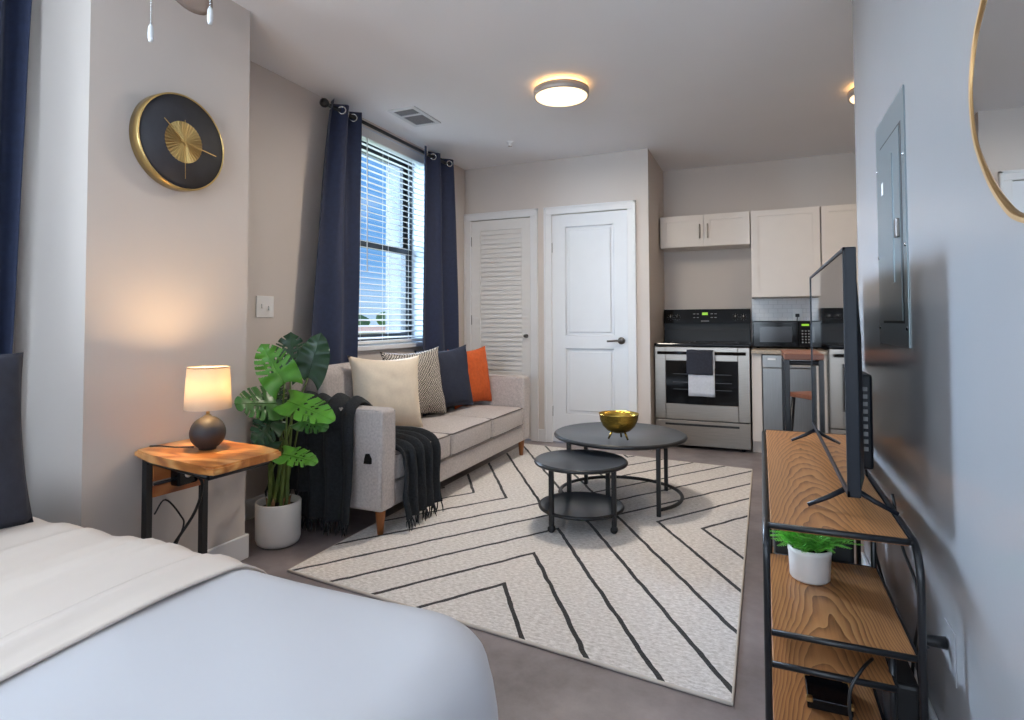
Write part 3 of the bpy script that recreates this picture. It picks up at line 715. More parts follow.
# brass centre disc embossed with a sunburst
dm = MB(); N = 72
cv = dm.bm.verts.new((cc[0]+.0505, cc[1], cc[2]))
rg = [dm.bm.verts.new((cc[0]+(.0475 if k % 2 else .0505), cc[1]+.084*cos(2*pi*k/N), cc[2]+.084*sin(2*pi*k/N))) for k in range(N)]
for k in range(N): dm.bm.faces.new((cv, rg[k], rg[(k+1) % N]))
build('centre_disc', dm, M['gold'], ck)
def hand(name, ang, l0, l1, w, x):
    a = radians(ang); d = Vector((0, cos(a), sin(a))); n_ = Vector((0, -sin(a), cos(a)))
    mb = MB(); c0 = Vector((cc[0]+x, cc[1], cc[2]))
    vs = [c0-d*l0+n_*w, c0-d*l0-n_*w, c0+d*l1-n_*w*.5, c0+d*l1+n_*w*.5]
    A_ = [mb.bm.verts.new(v) for v in vs]; B_ = [mb.bm.verts.new(v+Vector((.0012, 0, 0))) for v in vs]
    for k in range(4): mb.bm.faces.new((A_[k], A_[(k+1) % 4], B_[(k+1) % 4], B_[k]))
    mb.bm.faces.new(A_); mb.bm.faces.new(B_); build(name, mb, M['gold'], ck)
hand('minute_hand', -8, .02, .15, .0028, .054); hand('hour_hand', 141, .02, .115, .0034, .0525); hand('second_hand', -89, .09, .15, .0012, .0555)

# ------------------------------------------------------------------ light switch
sw = thing('light_switch', 'white double toggle light switch on the greige wall', 'light switch', (XL, 2.525, 1.11))
build('plate', MB().box((XL, 2.461, 1.112), (XL+.007, 2.589, 1.236), .003), M['plastic_white'], sw)
for y_, z_ in ((2.500, .004), (2.550, -.006)): build('toggle', MB().box((XL+.006, y_-.006, 1.174+z_-.013), (XL+.016, y_+.006, 1.174+z_+.012), .002), M['plastic_white'], sw)

# ------------------------------------------------------------------ curtains, rods, blind
def curtain(name, label, xc, yt, yb2, zt, zb, folds, amp, grommets=3, ruff=0, group=None, phase=0.0):
    c = thing(name, label, 'curtain', (xc, (yt[0]+yt[1])/2, zb), 0, group)
    def fn(u, v):
        s_ = v**.8
        y = (yt[0]+(yt[1]-yt[0])*u)*(1-s_)+(yb2[0]+(yb2[1]-yb2[0])*u)*s_
        z = zt+(zb-zt)*v
        a_ = amp*(1.0-.25*v)
        x = xc+a_*sin(2*pi*folds*u+phase+.5*sin(v*3+u*2))+.012*nz(u*5, v*3, ruff)
        return Vector((x, y, z))
    o = build('curtain_panel', MB().grid(fn, 90, 40), M['curtain'], c)
    md = o.modifiers.new('thick', 'SOLIDIFY'); md.thickness = .003
    for k in range(grommets):
        u = (k+.5)/grommets; p = fn(u, .017)
        gm_ = MB()
        ang = math.atan2(fn(u+.01, .017).x-fn(u-.01, .017).x, fn(u+.01, .017).y-fn(u-.01, .017).y)
        d = Vector((sin(ang), cos(ang), 0)); n_ = Vector((cos(ang), -sin(ang), 0))
        gm_.tube([p+n_*.003+(d*cos(a)+Vector((0, 0, 1))*sin(a))*.024 for a in [2*pi*q/20 for q in range(20)]], .0055, 6, True)
        build('grommet', gm_, M['chrome'], c)
    return c
cx_ = XL+.095
curtain('curtain', 'navy grommet curtain hanging left of the living window', cx_, (2.955, 3.235), (2.70, 3.235), 2.515, .03, 1.75, .04, 4, 1.0, 'navy curtains at the living window', 2.2)
curtain('curtain', 'navy grommet curtain hanging right of the living window', cx_, (4.05, 4.53), (4.02, 4.68), 2.515, .03, 2.1, .04, 4, 4.0, 'navy curtains at the living window', 1.0)
rod = thing('curtain_rod', 'black curtain rod with ball ends above the living window', 'curtain rod', (cx_, 3.7, 2.44))
build('rod', MB().tube([(cx_, 2.93, 2.474), (cx_, 4.46, 2.474)], .0125, 12), M['black_metal'], rod)
for y_, s_ in ((2.93, -1), (4.46, 1)):
    build('finial', MB().lathe([(0, -.004*s_), (.016, -.004*s_), (.026, .012*s_), (.03, .028*s_), (.024, .045*s_), (0, .052*s_)], (cx_, y_, 2.474), 20, 'Y'), M['black_metal'], rod)
for y_ in (3.10, 4.36):
    b_ = MB().tube([(XL, y_, 2.474), (cx_, y_, 2.474)], .008, 8); b_.box((XL, y_-.015, 2.44), (XL+.006, y_+.015, 2.51)); build('bracket', b_, M['black_metal'], rod)
curtain('curtain', 'dark navy curtain at the far left edge beside the bed pillow', XL+.115, (.80, 1.275), (.78, 1.225), 2.46, .03, 4.0, .036, 4, 7.0, None, .5)
rod2 = thing('curtain_rod', 'black curtain rod over the bed window', 'curtain rod', (XL+.115, .2, 2.4))
build('rod', MB().tube([(XL+.115, -1.0, 2.42), (XL+.115, 1.29, 2.42)], .0125, 12), M['black_metal'], rod2)
for y_ in (-.9, 1.2):
    b_ = MB().tube([(XL, y_, 2.42), (XL+.115, y_, 2.42)], .008, 8); build('bracket', b_, M['black_metal'], rod2)

bl = thing('window_blind', 'white horizontal slat blind lowered over the living window', 'blind', (XL-.05, 3.76, .92))
bxx = XL-.045
sl = MB(); z = .965; k = 0
while z < 2.43:
    sl.prism([(bxx-.024, z+.0035), (bxx-.008, z+.0025), (bxx+.008, z-.0005), (bxx+.025, z-.006), (bxx+.025, z-.0035), (bxx+.008, z+.002), (bxx-.008, z+.005), (bxx-.024, z+.006)], W1[0]+.02, W1[1]-.02, 'Y')
    z += .0445
build('slats', sl, M['slat'], bl)
build('bottom_rail', MB().box((bxx-.025, W1[0]+.02, .922), (bxx+.025, W1[1]-.02, .945), .004), M['slat'], bl)
build('headrail', MB().box((bxx-.03, W1[0]+.015, 2.425), (bxx+.045, W1[1]-.015, 2.492), .005), M['slat'], bl)
for y_ in (3.42, 3.76, 4.12):
    tp_ = MB().box((bxx+.0255, y_-.0015, .94), (bxx+.0268, y_+.0015, 2.43)); tp_.box((bxx-.0268, y_-.0015, .94), (bxx-.0255, y_+.0015, 2.43)); build('ladder_cord', tp_, M['slat'], bl)
build('tilt_wand', MB().tube([(bxx+.05, 3.46, 2.43), (bxx+.055, 3.46, 1.45)], .004, 8), M['slat'], bl)

# ------------------------------------------------------------------ ceiling fittings
vt = thing('ceiling_vent', 'white rectangular air vent in the ceiling by the window', 'vent', (-2.26, 3.53, H))
vy0, vy1, vx0, vx1 = 3.36, 3.72, -2.37, -2.15
fm = MB(); zv = H-.008
fm.box((vx0, vy0, zv), (vx1, vy0+.03, H)); fm.box((vx0, vy1-.03, zv), (vx1, vy1, H)); fm.box((vx0, vy0+.03, zv), (vx0+.03, vy1-.03, H)); fm.box((vx1-.03, vy0+.03, zv), (vx1, vy1-.03, H)); fm.box((vx0+.03, vy0+.125, zv), (vx1-.03, vy0+.15, H))
build('frame', fm, M['vent'], vt)
build('duct_backing', MB().box((vx0+.02, vy0+.02, H-.002), (vx1-.02, vy1-.02, H)), M['vent_dark'], vt)
lv = MB()
for k in range(11):
    x_ = vx0+.035+k*.0145; lv.prism([(x_, H-.007), (x_+.002, H-.007), (x_+.006, H-.002), (x_+.004, H-.002)], vy0+.03, vy1-.03, 'Y')
build('louvre_slats', lv, M['grille'], vt)

def ceiling_light(c, label, watts, tint=(1.0, .90, .78)):
    t_o = thing('ceiling_light', label, 'ceiling light', (c[0], c[1], H), 0, 'flush ceiling lights')
    cz = (c[0], c[1], H)
    build('mount', MB().lathe([(.12, 0), (.12, -.02), (0, -.02)], cz, 48), M['plastic_white'], t_o)
    build('glow_band', MB().lathe([(.125, -.003), (.15, -.008), (.155, -.028), (.12, -.03), (.118, -.004), (.125, -.003)], cz, 48), M['glow_ring'], t_o)
    build('rim', MB().lathe([(.158, -.03), (.172, -.03), (.172, -.072), (.165, -.075), (.16, -.07), (.158, -.03)], cz, 64), M['light_rim'], t_o)
    build('diffuser', MB().lathe([(.162, -.06), (.158, -.076), (.12, -.088), (.06, -.094), (0, -.096)], cz, 64), M['diffuser'], t_o)
    l = bpy.data.lights.new('ceiling_glow', 'AREA'); l.shape = 'DISK'; l.size = .3; l.energy = watts; l.color = tint
    lo_ = bpy.data.objects.new('ceiling_glow', l); COL.objects.link(lo_); lo_.location = (c[0], c[1], H-.105)
    return t_o
ceiling_light((-1.124, 3.435), 'round lit flush ceiling light over the coffee tables', 26)
ceiling_light((.70, 4.20), 'lit flush ceiling light half hidden behind the right wall edge', 8, (1.0, .80, .58))
spk = thing('sprinkler', 'tiny sprinkler head in the ceiling before the closet wall', 'sprinkler', (-1.87, 4.36, H))
build('escutcheon', MB().lathe([(.03, 0), (.028, -.006), (.01, -.008), (.01, -.03), (0, -.03)], (-1.87, 4.36, H), 20), M['plastic_white'], spk)
build('deflector', MB().lathe([(0, -.034), (.016, -.034), (.016, -.037), (0, -.037)], (-1.87, 4.36, H), 16), M['chrome'], spk)

# ceiling fan above the bed (only one blade tip and two pull chains reach the picture)
fx, fy = -1.185, .895
fan = thing('ceiling_fan', 'ceiling fan over the bed with two hanging pull chains', 'fan', (fx, fy, H))
build('canopy', MB().lathe([(.07, 0), (.065, -.04), (.02, -.06), (.018, -.22), (.09, -.24), (.11, -.28), (.11, -.36), (.07, -.39), (.05, -.42), (0, -.43)], (fx, fy, H), 36), M['dark_nickel'], fan)
for k in range(5):
    a = math.atan2(.515, -.64)+k*2*pi/5; d = Vector((cos(a), sin(a), 0)); n_ = Vector((-sin(a), cos(a), 0))
    def fnb(u, v):
        w = (.05+.025*u)*(1-max(0, (u-.9)/.1)**2*.35); r_ = .16+.71*u
        p = Vector((fx, fy, 2.205))+d*r_+n_*(w*(2*v-1))
        p.z += .02*(2*v-1); p -= d*(.03*(2*v-1)**2*max(0, (u-.8)/.2))
        return p
    bl_ = build('blade', MB().grid(fnb, 16, 6), M['fan_blade'], fan)
    mdf = bl_.modifiers.new('thick', 'SOLIDIFY'); mdf.thickness = .007
    build('blade_iron', MB().tube([Vector((fx, fy, 2.215))+d*.09, Vector((fx, fy, 2.213))+d*.2], .01, 6), M['dark_nickel'], fan)
for (x_, y_, zb_, m2) in ((-1.20, .836, 1.690, 'cream'), (-1.083, .886, 1.728, 'chrome')):
    ch = MB(); zz = zb_+.039
    while zz < H-.40:
        ch.lathe([(0, -.0022), (.0018, -.001), (.0018, .001), (0, .0022)], (x_, y_, zz), 6); zz += .0058
    ch.tube([(x_, y_, zb_+.036), (x_, y_, H-.40)], .0007, 4)
    pc = build('pull_chain', ch, M['chrome'], fan)
    build('chain_fob', MB().lathe([(0, 0), (.004, .0), (.0058, .007), (.0062, .018), (.0052, .031), (.0026, .037), (0, .038)], (x_, y_, zb_), 16), M['plastic_white'], pc)

# ------------------------------------------------------------------ the sofa
sofa = thing('sofa', 'light grey tweed three seat sofa with tapered wood legs', 'sofa', (-2.16, 3.44, 0))
sx0, sx1, sy0, sy1 = -2.455, -1.74, 2.43, 4.45
build('base', MB().box((sx0+.03, sy0+.06, .135), (sx1-.012, sy1-.06, .255), .012, 3), M['sofa'], sofa)
build('back_frame', MB().box((sx0, sy0+.01, .135), (sx0+.11, sy1-.01, .78), .03, 4), M['sofa'], sofa)
for y0_, y1_ in ((sy0, sy0+.125), (sy1-.125, sy1)):
    am = MB().box((sx0+.02, y0_, .135), (sx1, y1_, .645), .022, 4)
    ao = build('arm', am, M['sofa'], sofa)
    pp = MB()
    for y_ in (y0_+.007, y1_-.007):
        pp.tube([(sx1-.005, y_, .15), (sx1-.005, y_, .63), (sx1-.03, y_, .639), (sx0+.2, y_, .639)], .0035, 6)
    build('piping', pp, M['sofa'], ao)
ya, yb3 = sy0+.13, sy1-.13; wcs = (yb3-ya)/3
def puff(x0, x1, y0, y1, z0, z1, rad, crown, seed, mb, n=18):
    """soft box cushion"""
    cx, cy, cz = (x0+x1)/2, (y0+y1)/2, (z0+z1)/2; hx, hy, hz = (x1-x0)/2, (y1-y0)/2, (z1-z0)/2
    t = bmesh.new(); bmesh.ops.create_cube(t, size=2); bmesh.ops.subdivide_edges(t, edges=list(t.edges), cuts=n, use_grid_fill=True)
    for v in t.verts:
        p = v.co.copy(); q = Vector((p.x*hx, p.y*hy, p.z*hz))
        i = Vector([max(-h+rad, min(h-rad, c)) for c, h in zip(q, (hx, hy, hz))])
        d = q-i
        if d.length > 1e-9: q = i+d.normalized()*rad
        bul = (1-min(1, abs(p.x))**2)*(1-min(1, abs(p.y))**2)
        if abs(p.z) > .5: q.z += math.copysign(1, p.z)*crown*bul
        if abs(p.x) > .95: q.x += math.copysign(1, p.x)*crown*.35*(1-p.y**2)*(1-p.z**2)
        q += Vector((nz(q.x*6+seed, q.y*6, q.z*6), nz(q.y*6, q.z*6+seed, 3), nz(q.x*5, q.y*5+seed, 9)))*.004
        v.co = q+Vector((cx, cy, cz))
    for f in t.faces: f.smooth = True
    mb.merge(t)
for k in range(3):
    y0_, y1_ = ya+k*wcs+.004, ya+(k+1)*wcs-.004
    mb = MB(); puff(-2.335, sx1-.004, y0_, y1_, .258, .405, .022, .022, k*3.3, mb)
    so = build('seat_cushion', mb, M['sofa'], sofa)
    pp = MB()
    for z_ in (.397, .27):
        pp.tube([(-2.3, y0_+.006, z_), (sx1-.02, y0_+.004, z_), (sx1-.006, y0_+.018, z_), (sx1-.001, (y0_+y1_)/2, z_+(.004 if z_ > .3 else 0)), (sx1-.006, y1_-.018, z_), (sx1-.02, y1_-.004, z_), (-2.3, y1_-.006, z_)], .0042, 6)
    build('piping', pp, M['piping'], so)
    mb = MB(); puff(-2.345, -2.20, y0_, y1_, .412, .825, .045, .018, k*5.1+1, mb)
    # lean the back cushion against the frame
    mb.xform(Matrix.Translation((-2.25, 0, .40)) @ Matrix.Rotation(radians(-7), 4, 'Y') @ Matrix.Translation((2.25, 0, -.40)))
    bo = build('back_cushion', mb, M['sofa'], sofa)
for x_, y_ in ((sx1-.05, sy0+.06), (sx1-.05, sy1-.07), (sx0+.06, sy0+.06), (sx0+.06, sy1-.07)):
    build('leg', MB().lathe([(0, 0), (.014, 0), (.026, .12), (.026, .137), (0, .137)], (x_, y_, .0), 18), M['wood_leg'], sofa)
pk = MB().prism([(-1.842, .375), (-1.80, .375), (-1.80, .40), (-1.815, .425), (-1.83, .425), (-1.838, .40)], sy0-.012, sy0+.002, 'Y')
po = build('charge_port', pk, M['black_gloss'], sofa)

cushion('throw_cushion', 'plain cream cushion nearest the front arm of the sofa', M['cream'], (-2.07, 2.96, .425), .50, .46, .17, radians(-24), radians(9), radians(-2), 1)
cushion('throw_cushion', 'black and white woven cushion between the cream and navy ones', M['weave'], (-2.14, 3.42, .425), .50, .48, .16, radians(-20), radians(10), radians(2), 5)
cushion('throw_cushion', 'plain navy cushion between the woven and orange ones', M['navy'], (-2.12, 3.80, .425), .52, .475, .16, radians(-18), radians(8), radians(3), 9)
cushion('throw_cushion', 'rust orange cushion against the far arm of the sofa', M['orange'], (-2.08, 4.12, .425), .44, .46, .15, radians(-16), radians(8), radians(2), 13)

# charcoal throw draped over the near arm and the front of the seat
thr = thing('throw_blanket', 'charcoal fringed throw draped over the near sofa arm', 'blanket', (-2.0, 2.5, .03))
def ribbon(path, half_w, wdir, n_folds, amp, seed, mb, nu=60, nv=34, flare=0.0):
    P = smooth_path(path, 10); n = len(P)-1
    def fn(u, v):
        i = min(int(u*n), n-1); f = u*n-i; p = P[i].lerp(P[i+1], f)
        tan = (P[min(i+1, n)]-P[max(i-1, 0)]).normalized()
        wd = Vector(wdir); nrm = tan.cross(wd).normalized()
        s = v*2-1; ww = half_w*(1+flare*u)
        off = amp*(sin(n_folds*pi*s+seed+.8*sin(u*5))+.5*nz(u*4+seed, v*3, 1))
        return p+wd*(s*ww+.01*nz(u*6, v*2, seed))+nrm*off
    mb.grid(fn, nu, nv); return fn
def fringe(fn, par, n=26, ln_=.06, u=1.0, seed=1):
    rnd = random.Random(seed); f = MB()
    for k in range(n):
        p = fn(u, (k+.5)/n); q = p+Vector((rnd.uniform(-.012, .012), rnd.uniform(-.012, .012), -ln_*rnd.uniform(.75, 1.0)))
        q.z = max(q.z, .017)
        f.tube([p, (p+q)/2+Vector((rnd.uniform(-.006, .006), rnd.uniform(-.006, .006), 0)), q], [.0035, .004, .0015], 5)
    o = build('fringe', f, M['throw'], par); o['kind'] = 'stuff'
ap = MB()
# panel hanging down the outer face of the near arm, from over the arm top
f1 = ribbon([(-2.12, 2.74, .55), (-2.10, 2.60, .655), (-2.08, 2.49, .685), (-2.06, 2.405, .62), (-2.06, 2.39, .45), (-2.05, 2.38, .25), (-2.05, 2.365, .085)], .17, (1, 0, 0), 3.0, .018, .4, ap)
p1 = build('arm_panel', ap, M['throw'], thr); p1.modifiers.new('thick', 'SOLIDIFY').thickness = .010
fringe(f1, p1, 30, .07, 1.0, 2)
ap = MB()
f3 = ribbon([(-2.36, 2.72, .62), (-2.35, 2.58, .672), (-2.33, 2.47, .69), (-2.30, 2.395, .62), (-2.29, 2.375, .48), (-2.28, 2.36, .30), (-2.28, 2.35, .22)], .15, (1, 0, 0), 3.0, .02, 2.4, ap)
p3 = build('arm_panel', ap, M['throw'], thr); p3.modifiers.new('thick', 'SOLIDIFY').thickness = .010
fringe(f3, p3, 24, .07, 1.0, 4)
ap = MB()
# panel over the seat and down the front
f2 = ribbon([(-2.10, 2.77, .448), (-1.98, 2.77, .448), (-1.82, 2.765, .446), (-1.732, 2.755, .41), (-1.708, 2.745, .32), (-1.70, 2.735, .18), (-1.68, 2.72, .075)], .195, (0, 1, 0), 4.2, .020, 1.4, ap, flare=-.12)
p2 = build('seat_panel', ap, M['throw'], thr); p2.modifiers.new('thick', 'SOLIDIFY').thickness = .010
fringe(f2, p2, 30, .065, 1.0, 5)

# ------------------------------------------------------------------ rug
RC = Vector((-.985, 3.252, 0))
rg_ = MB()
cor = [(-1.905, 1.985), (-.092, 1.785), (-.075, 4.60), (-1.93, 4.80)]
def rug_fn(u, v):
    a = Vector(cor[0]+(0,)).lerp(Vector(cor[1]+(0,)), u); b = Vector(cor[3]+(0,)).lerp(Vector(cor[2]+(0,)), u)
    p = a.lerp(b, v); p.z = .0105+.0006*nz(p.x*3, p.y*3); return p
rg_.grid(rug_fn, 24, 36)
# skirt to the floor
P = [rug_fn(i/24, 0) for i in range(25)]+[rug_fn(1, i/36) for i in range(1, 37)]+[rug_fn(1-i/24, 1) for i in range(1, 25)]+[rug_fn(0, 1-i/36) for i in range(1, 36)]
rug_base = thing('area_rug', 'ivory area rug with thin black diamond lines on the concrete floor', 'rug', RC)
build('pile', rg_, M['rug'], rug_base)
build('binding', MB().tube([(p.x, p.y, .0058) for p in P], .0058, 8, True), M['rug_edge'], rug_base)
RZ = .0115

# ------------------------------------------------------------------ coffee tables
tc1 = Vector((-.80, 3.535)); R1, h1 = .386, .404
ct = thing('coffee_table', 'larger round charcoal nesting coffee table with the gold bowl on it', 'coffee table', (tc1.x, tc1.y, RZ), 0, 'round nesting coffee tables')
def round_top(name, c, r, z0, z1, par):
    o = build(name, MB().lathe([(0, z0), (r-.006, z0), (r, z0+.004), (r, z1-.001), (r-.005, z1), (r-.009, z1-.002), (0, z1-.002)], (c.x, c.y, 0), 80), M['table_top'], par)
    return o
to = round_top('table_top', tc1, R1, h1-.02, h1+.004, ct)
build('top_rim', MB().tube(arc(tc1, R1, 0, 2*pi*79/80, 79, z=h1-.008), .0105, 8, True), M['black_metal'], to)
LA = [radians(d) for d in (-42, 50, 140, 230)]
for a in LA:
    x_, y_ = tc1.x+.362*cos(a), tc1.y+.362*sin(a)
    build('leg', MB().box((x_-.0115, y_-.0115, RZ), (x_+.0115, y_+.0115, h1-.02), .002, 1), M['black_metal'], ct)
build('base_ring', MB().tube(arc(tc1, .362, radians(-42), radians(230), 60, z=RZ+.035), .0105, 8), M['black_metal'], ct)
tc2 = Vector((-.897, 3.035)); R2, h2 = .240, .345
c2 = thing('coffee_table', 'smaller round charcoal nesting coffee table with a lower shelf', 'coffee table', (tc2.x, tc2.y, RZ), 0, 'round nesting coffee tables')
to = round_top('table_top', tc2, R2, h2-.018, h2+.004, c2)
build('top_rim', MB().tube(arc(tc2, R2, 0, 2*pi*79/80, 79, z=h2-.008), .009, 8, True), M['black_metal'], to)
so = round_top('shelf', tc2, R2-.022, .098, .112, c2)
build('shelf_rim', MB().tube(arc(tc2, R2-.022, 0, 2*pi*79/80, 79, z=.104), .0095, 8, True), M['black_metal'], so)
for d in (243, 336, 63, 156):
    a = radians(d); x_, y_ = tc2.x+.218*cos(a), tc2.y+.218*sin(a)
    lg = build('leg', MB().box((x_-.0115, y_-.0115, .045), (x_+.0115, y_+.0115, h2-.018), .002, 1), M['black_metal'], c2)
    build('caster', MB().lathe([(0, -.012), (.017, -.012), (.0185, -.008), (.0185, .008), (.017, .012), (0, .012)], (x_, y_, RZ+.0185), 18, 'Y'), M['black_matte'], lg)

bw = thing('bowl', 'hammered gold bowl on little feet on the larger coffee table', 'bowl', (-.758, 3.335, h1))
bc = (-.758, 3.335, h1+.002); 
prof = [(0, .032), (.03, .033), (.06, .043), (.085, .064), (.099, .09), (.105, .118), (.107, .121), (.104, .121), (.098, .10), (.083, .071), (.058, .05), (.03, .040), (0, .039)]
prof = [(r_*1.07, z_*1.24) for r_, z_ in prof]
build('basin', MB().lathe(prof, bc, 56), M['gold_bowl'], bw)
for a in (radians(200), radians(-20), radians(90)):
    build('foot', MB().tube([(bc[0]+.035*cos(a), bc[1]+.035*sin(a), bc[2]+.055), (bc[0]+.060*cos(a), bc[1]+.060*sin(a), bc[2]+.005)], [.0065, .0055], 8), M['gold_bowl'], bw)

# ------------------------------------------------------------------ monstera
mo = thing('potted_monstera', 'tall monstera in a white pot between the column and sofa', 'plant', (-2.195, 2.215, 0))
pc_ = (-2.195, 2.215, 0)
build('pot', MB().lathe([(0, .004), (.085, .004), (.098, .014), (.105, .035), (.107, .205), (.104, .21), (.097, .209), (.095, .17), (0, .168)], pc_, 48), M['ceramic'], mo)
build('soil', MB().lathe([(.096, .175), (.05, .188), (0, .19)], pc_, 24), M['soil'], mo)
def monstera_leaf(base, tip, normal, width, m_, curl, splits, seed, droop=.10):
    base, tip = Vector(base), Vector(tip); ax = tip-base; L = ax.length; d = ax.normalized()
    n = Vector(normal); n = (n-d*n.dot(d)).normalized(); sd_ = d.cross(n)
    rnd = random.Random(seed)
    mb = MB()
    slits = [(.24+.125*k+rnd.uniform(-.015, .015)) for k in range(splits)]
    for sg in (1, -1):
        sl_ = [s+rnd.uniform(-.02, .02) for s in slits]
        def fn(u, v):
            # u along the midrib, v outward
            w = width*(max(0, (u+.10))**.40)*(max(0, 1-u))**.80*1.50
            if u > .88: w *= 1-.35*(u-.88)/.12
            out = v*w
            back = -.22*L*v*v*max(0, 1-u*2.6)          # heart lobes reach behind the base
            fwd_ = .16*L*v*u*(1-u)*2
            p = base+d*(u*L+back+fwd_)+sd_*(sg*out)
            p += n*(curl*out*out/width-.35*out*.35-droop*L*u*u+.006*sin(u*26)*v)
            return p
        def keep(u, v):
            for i, s in enumerate(sl_):
                c = s+.10*v
                if v > .50 and abs(u-c) < .011+.022*(v-.5): return False
                if i < 3 and .20 < v < .36 and abs(u-(s+.055)-.08*v) < .020: return False
            return True
        mb.grid(fn, 84, 22, keep)
    bmesh.ops.remove_doubles(mb.bm, verts=list(mb.bm.verts), dist=.0005)
    mb.tube([base+d*(u*L)+n*(.002-droop*L*u*u) for u in [k/14 for k in range(15)]], [.0035*(1-k/16) for k in range(15)], 6)
    o = build('leaf', mb, m_, mo)
    o.modifiers.new('thick', 'SOLIDIFY').thickness = .0012
    return base
V_ = Vector
LV = [  # base, tip, normal (towards the viewer mostly), half width, material
    ((-2.21, 2.30, .83), (-2.255, 2.35, 1.035), (.7, -.75, .25), .12, 'leaf_dark', .1, 5, 1, .03),
    ((-2.05, 2.10, .80), (-2.125, 2.03, .985), (.72, -.66, .10), .112, 'leaf_bright', .12, 5, 2, .04),
    ((-2.13, 2.34, .80), (-2.10, 2.40, 1.03), (.6, -.8, .05), .105, 'leaf_dark', .08, 0, 3, .02),
    ((-2.12, 2.12, .70), (-2.125, 1.90, .735), (.85, -.1, .5), .112, 'leaf', .12, 5, 4, .10),
    ((-2.11, 2.10, .635), (-2.09, 1.97, .545), (.9, -.15, .35), .095, 'leaf_dark', .12, 4, 5, .10),
    ((-2.07, 2.14, .71), (-1.76, 2.09, .665), (.45, -.65, .70), .098, 'leaf_bright', .15, 4, 6, .10),
    ((-2.07, 2.22, .61), (-1.90, 2.22, .585), (.3, -.8, .6), .07, 'leaf', .15, 4, 7, .08),
    ((-2.06, 2.10, .47), (-1.85, 2.09, .465), (.2, -.55, .85), .072, 'leaf_bright', .15, 4, 8, .10),
    ((-2.22, 2.20, .66), (-2.30, 2.30, .80), (.7, -.7, .2), .08, 'leaf_dark', .12, 4, 9, .05),
    ((-2.13, 2.10, .53), (-2.16, 1.98, .44), (.8, -.5, .4), .065, 'leaf_dark', .12, 3, 10, .08),
]
for k, (b_, t2, n2_, w_, mk, cu, spn, sd2, dr_) in enumerate(LV):
    monstera_leaf(b_, t2, n2_, w_, M[mk], cu, spn, sd2, dr_)
    a = k*2.4; s0 = V_((pc_[0]+.045*cos(a), pc_[1]+.045*sin(a), .17)); b2 = V_(b_)
    mid = s0.lerp(b2, .55)+V_((.02*cos(a), .02*sin(a), .05))
    mid.y = max(mid.y, 2.07)
    st = MB().tube(smooth_path([s0, s0.lerp(mid, .5)+V_((0, 0, .02)), mid, b2], 6), [.0085]*7+[.0065]*6+[.0045]*6, 8)
    build('stem', st, M['stem'], mo)
hk = MB()
for k in range(7):
    a = k*.9+.3; hk.tube([(pc_[0]+.045*cos(a), pc_[1]+.045*sin(a), .17), (pc_[0]+.05*cos(a+.2), pc_[1]+.05*sin(a+.2), .215), (pc_[0]+.06*cos(a+.3), pc_[1]+.06*sin(a+.3), .235)], [.012, .008, .001], 6)
build('husk', hk, M['husk'], mo)

# ------------------------------------------------------------------ television stand
fx0, fx1 = .004, .318; zt = .578
ts = thing('tv_stand', 'oak and black tube television stand along the right wall', 'tv stand', (.16, 2.26, 0))
yn, yf_ = 1.565, 2.99; rt = .0085
for x_ in (fx0, fx1):
    pts = [(x_, yn, 0), (x_, yn, zt-.08)]
    for k in range(1, 9):
        a = pi/2*k/8; pts.append((x_, yn+.075*(1-cos(a)), zt-.08+.075*sin(a)))
    pts += [(x_, yf_-.075, zt-.005)]
    for k in range(1, 9):
        a = pi/2*k/8; pts.append((x_, yf_-.075+.075*sin(a), zt-.08+.075*cos(a)))
    pts += [(x_, yf_, 0)]
    build('tube_frame', MB().tube(pts, rt, 12), M['black_metal'], ts)
def shelf(x0, x1, y0, y1, z, name='shelf', ends=(1, 1)):
    o = build(name, MB().box((x0, y0, z-.016), (x1, y1, z), .002, 1), M['oak'], ts)
    e_ = MB()
    for k, y_ in enumerate((y0, y1)):
        if ends[k]: e_.tube([(x0-.004, y_, z-.006), (x1+.002, y_, z-.006)], .0078, 8)
    e_.tube([(x1+.003, y0, z-.008), (x1+.003, y1, z-.008)], .006, 6)
    build('shelf_rail', e_, M['black_metal'], o)
shelf(fx0+.010, fx1-.012, 1.605, 2.955, zt+.003, 'top_shelf')
shelf(fx0+.010, fx1-.004, 1.60, 2.12, .322)
shelf(fx0+.010, .272, 1.60, 2.10, .245)
shelf(fx0+.010, .272, 1.62, 2.95, .055, 'bottom_shelf')
shelf(fx0+.010, fx1-.004, 2.44, 2.95, .322)
build('inner_post', MB().tube([(.276, 1.66, .045), (.276, 1.66, .31)], .008, 8), M['black_metal'], ts)
for y_ in (2.12, 2.44):
    for x_ in (fx0+.012, fx1-.008): build('inner_post', MB().tube([(x_, y_, .045), (x_, y_, zt-.01)], .008, 8), M['black_metal'], ts)

bn = thing('storage_bin', 'black fabric bin under the television stand top behind the plant', 'bin', (.155, 2.29, .063))
build('bin_body', MB().box((.03, 2.145, .062), (.262, 2.42, .50), .012), M['black_matte'], bn)
build('bin_handle', MB().tube([(.10, 2.143, .44), (.12, 2.13, .425), (.18, 2.13, .425), (.20, 2.143, .44)], .006, 6), M['black_metal'], bn)

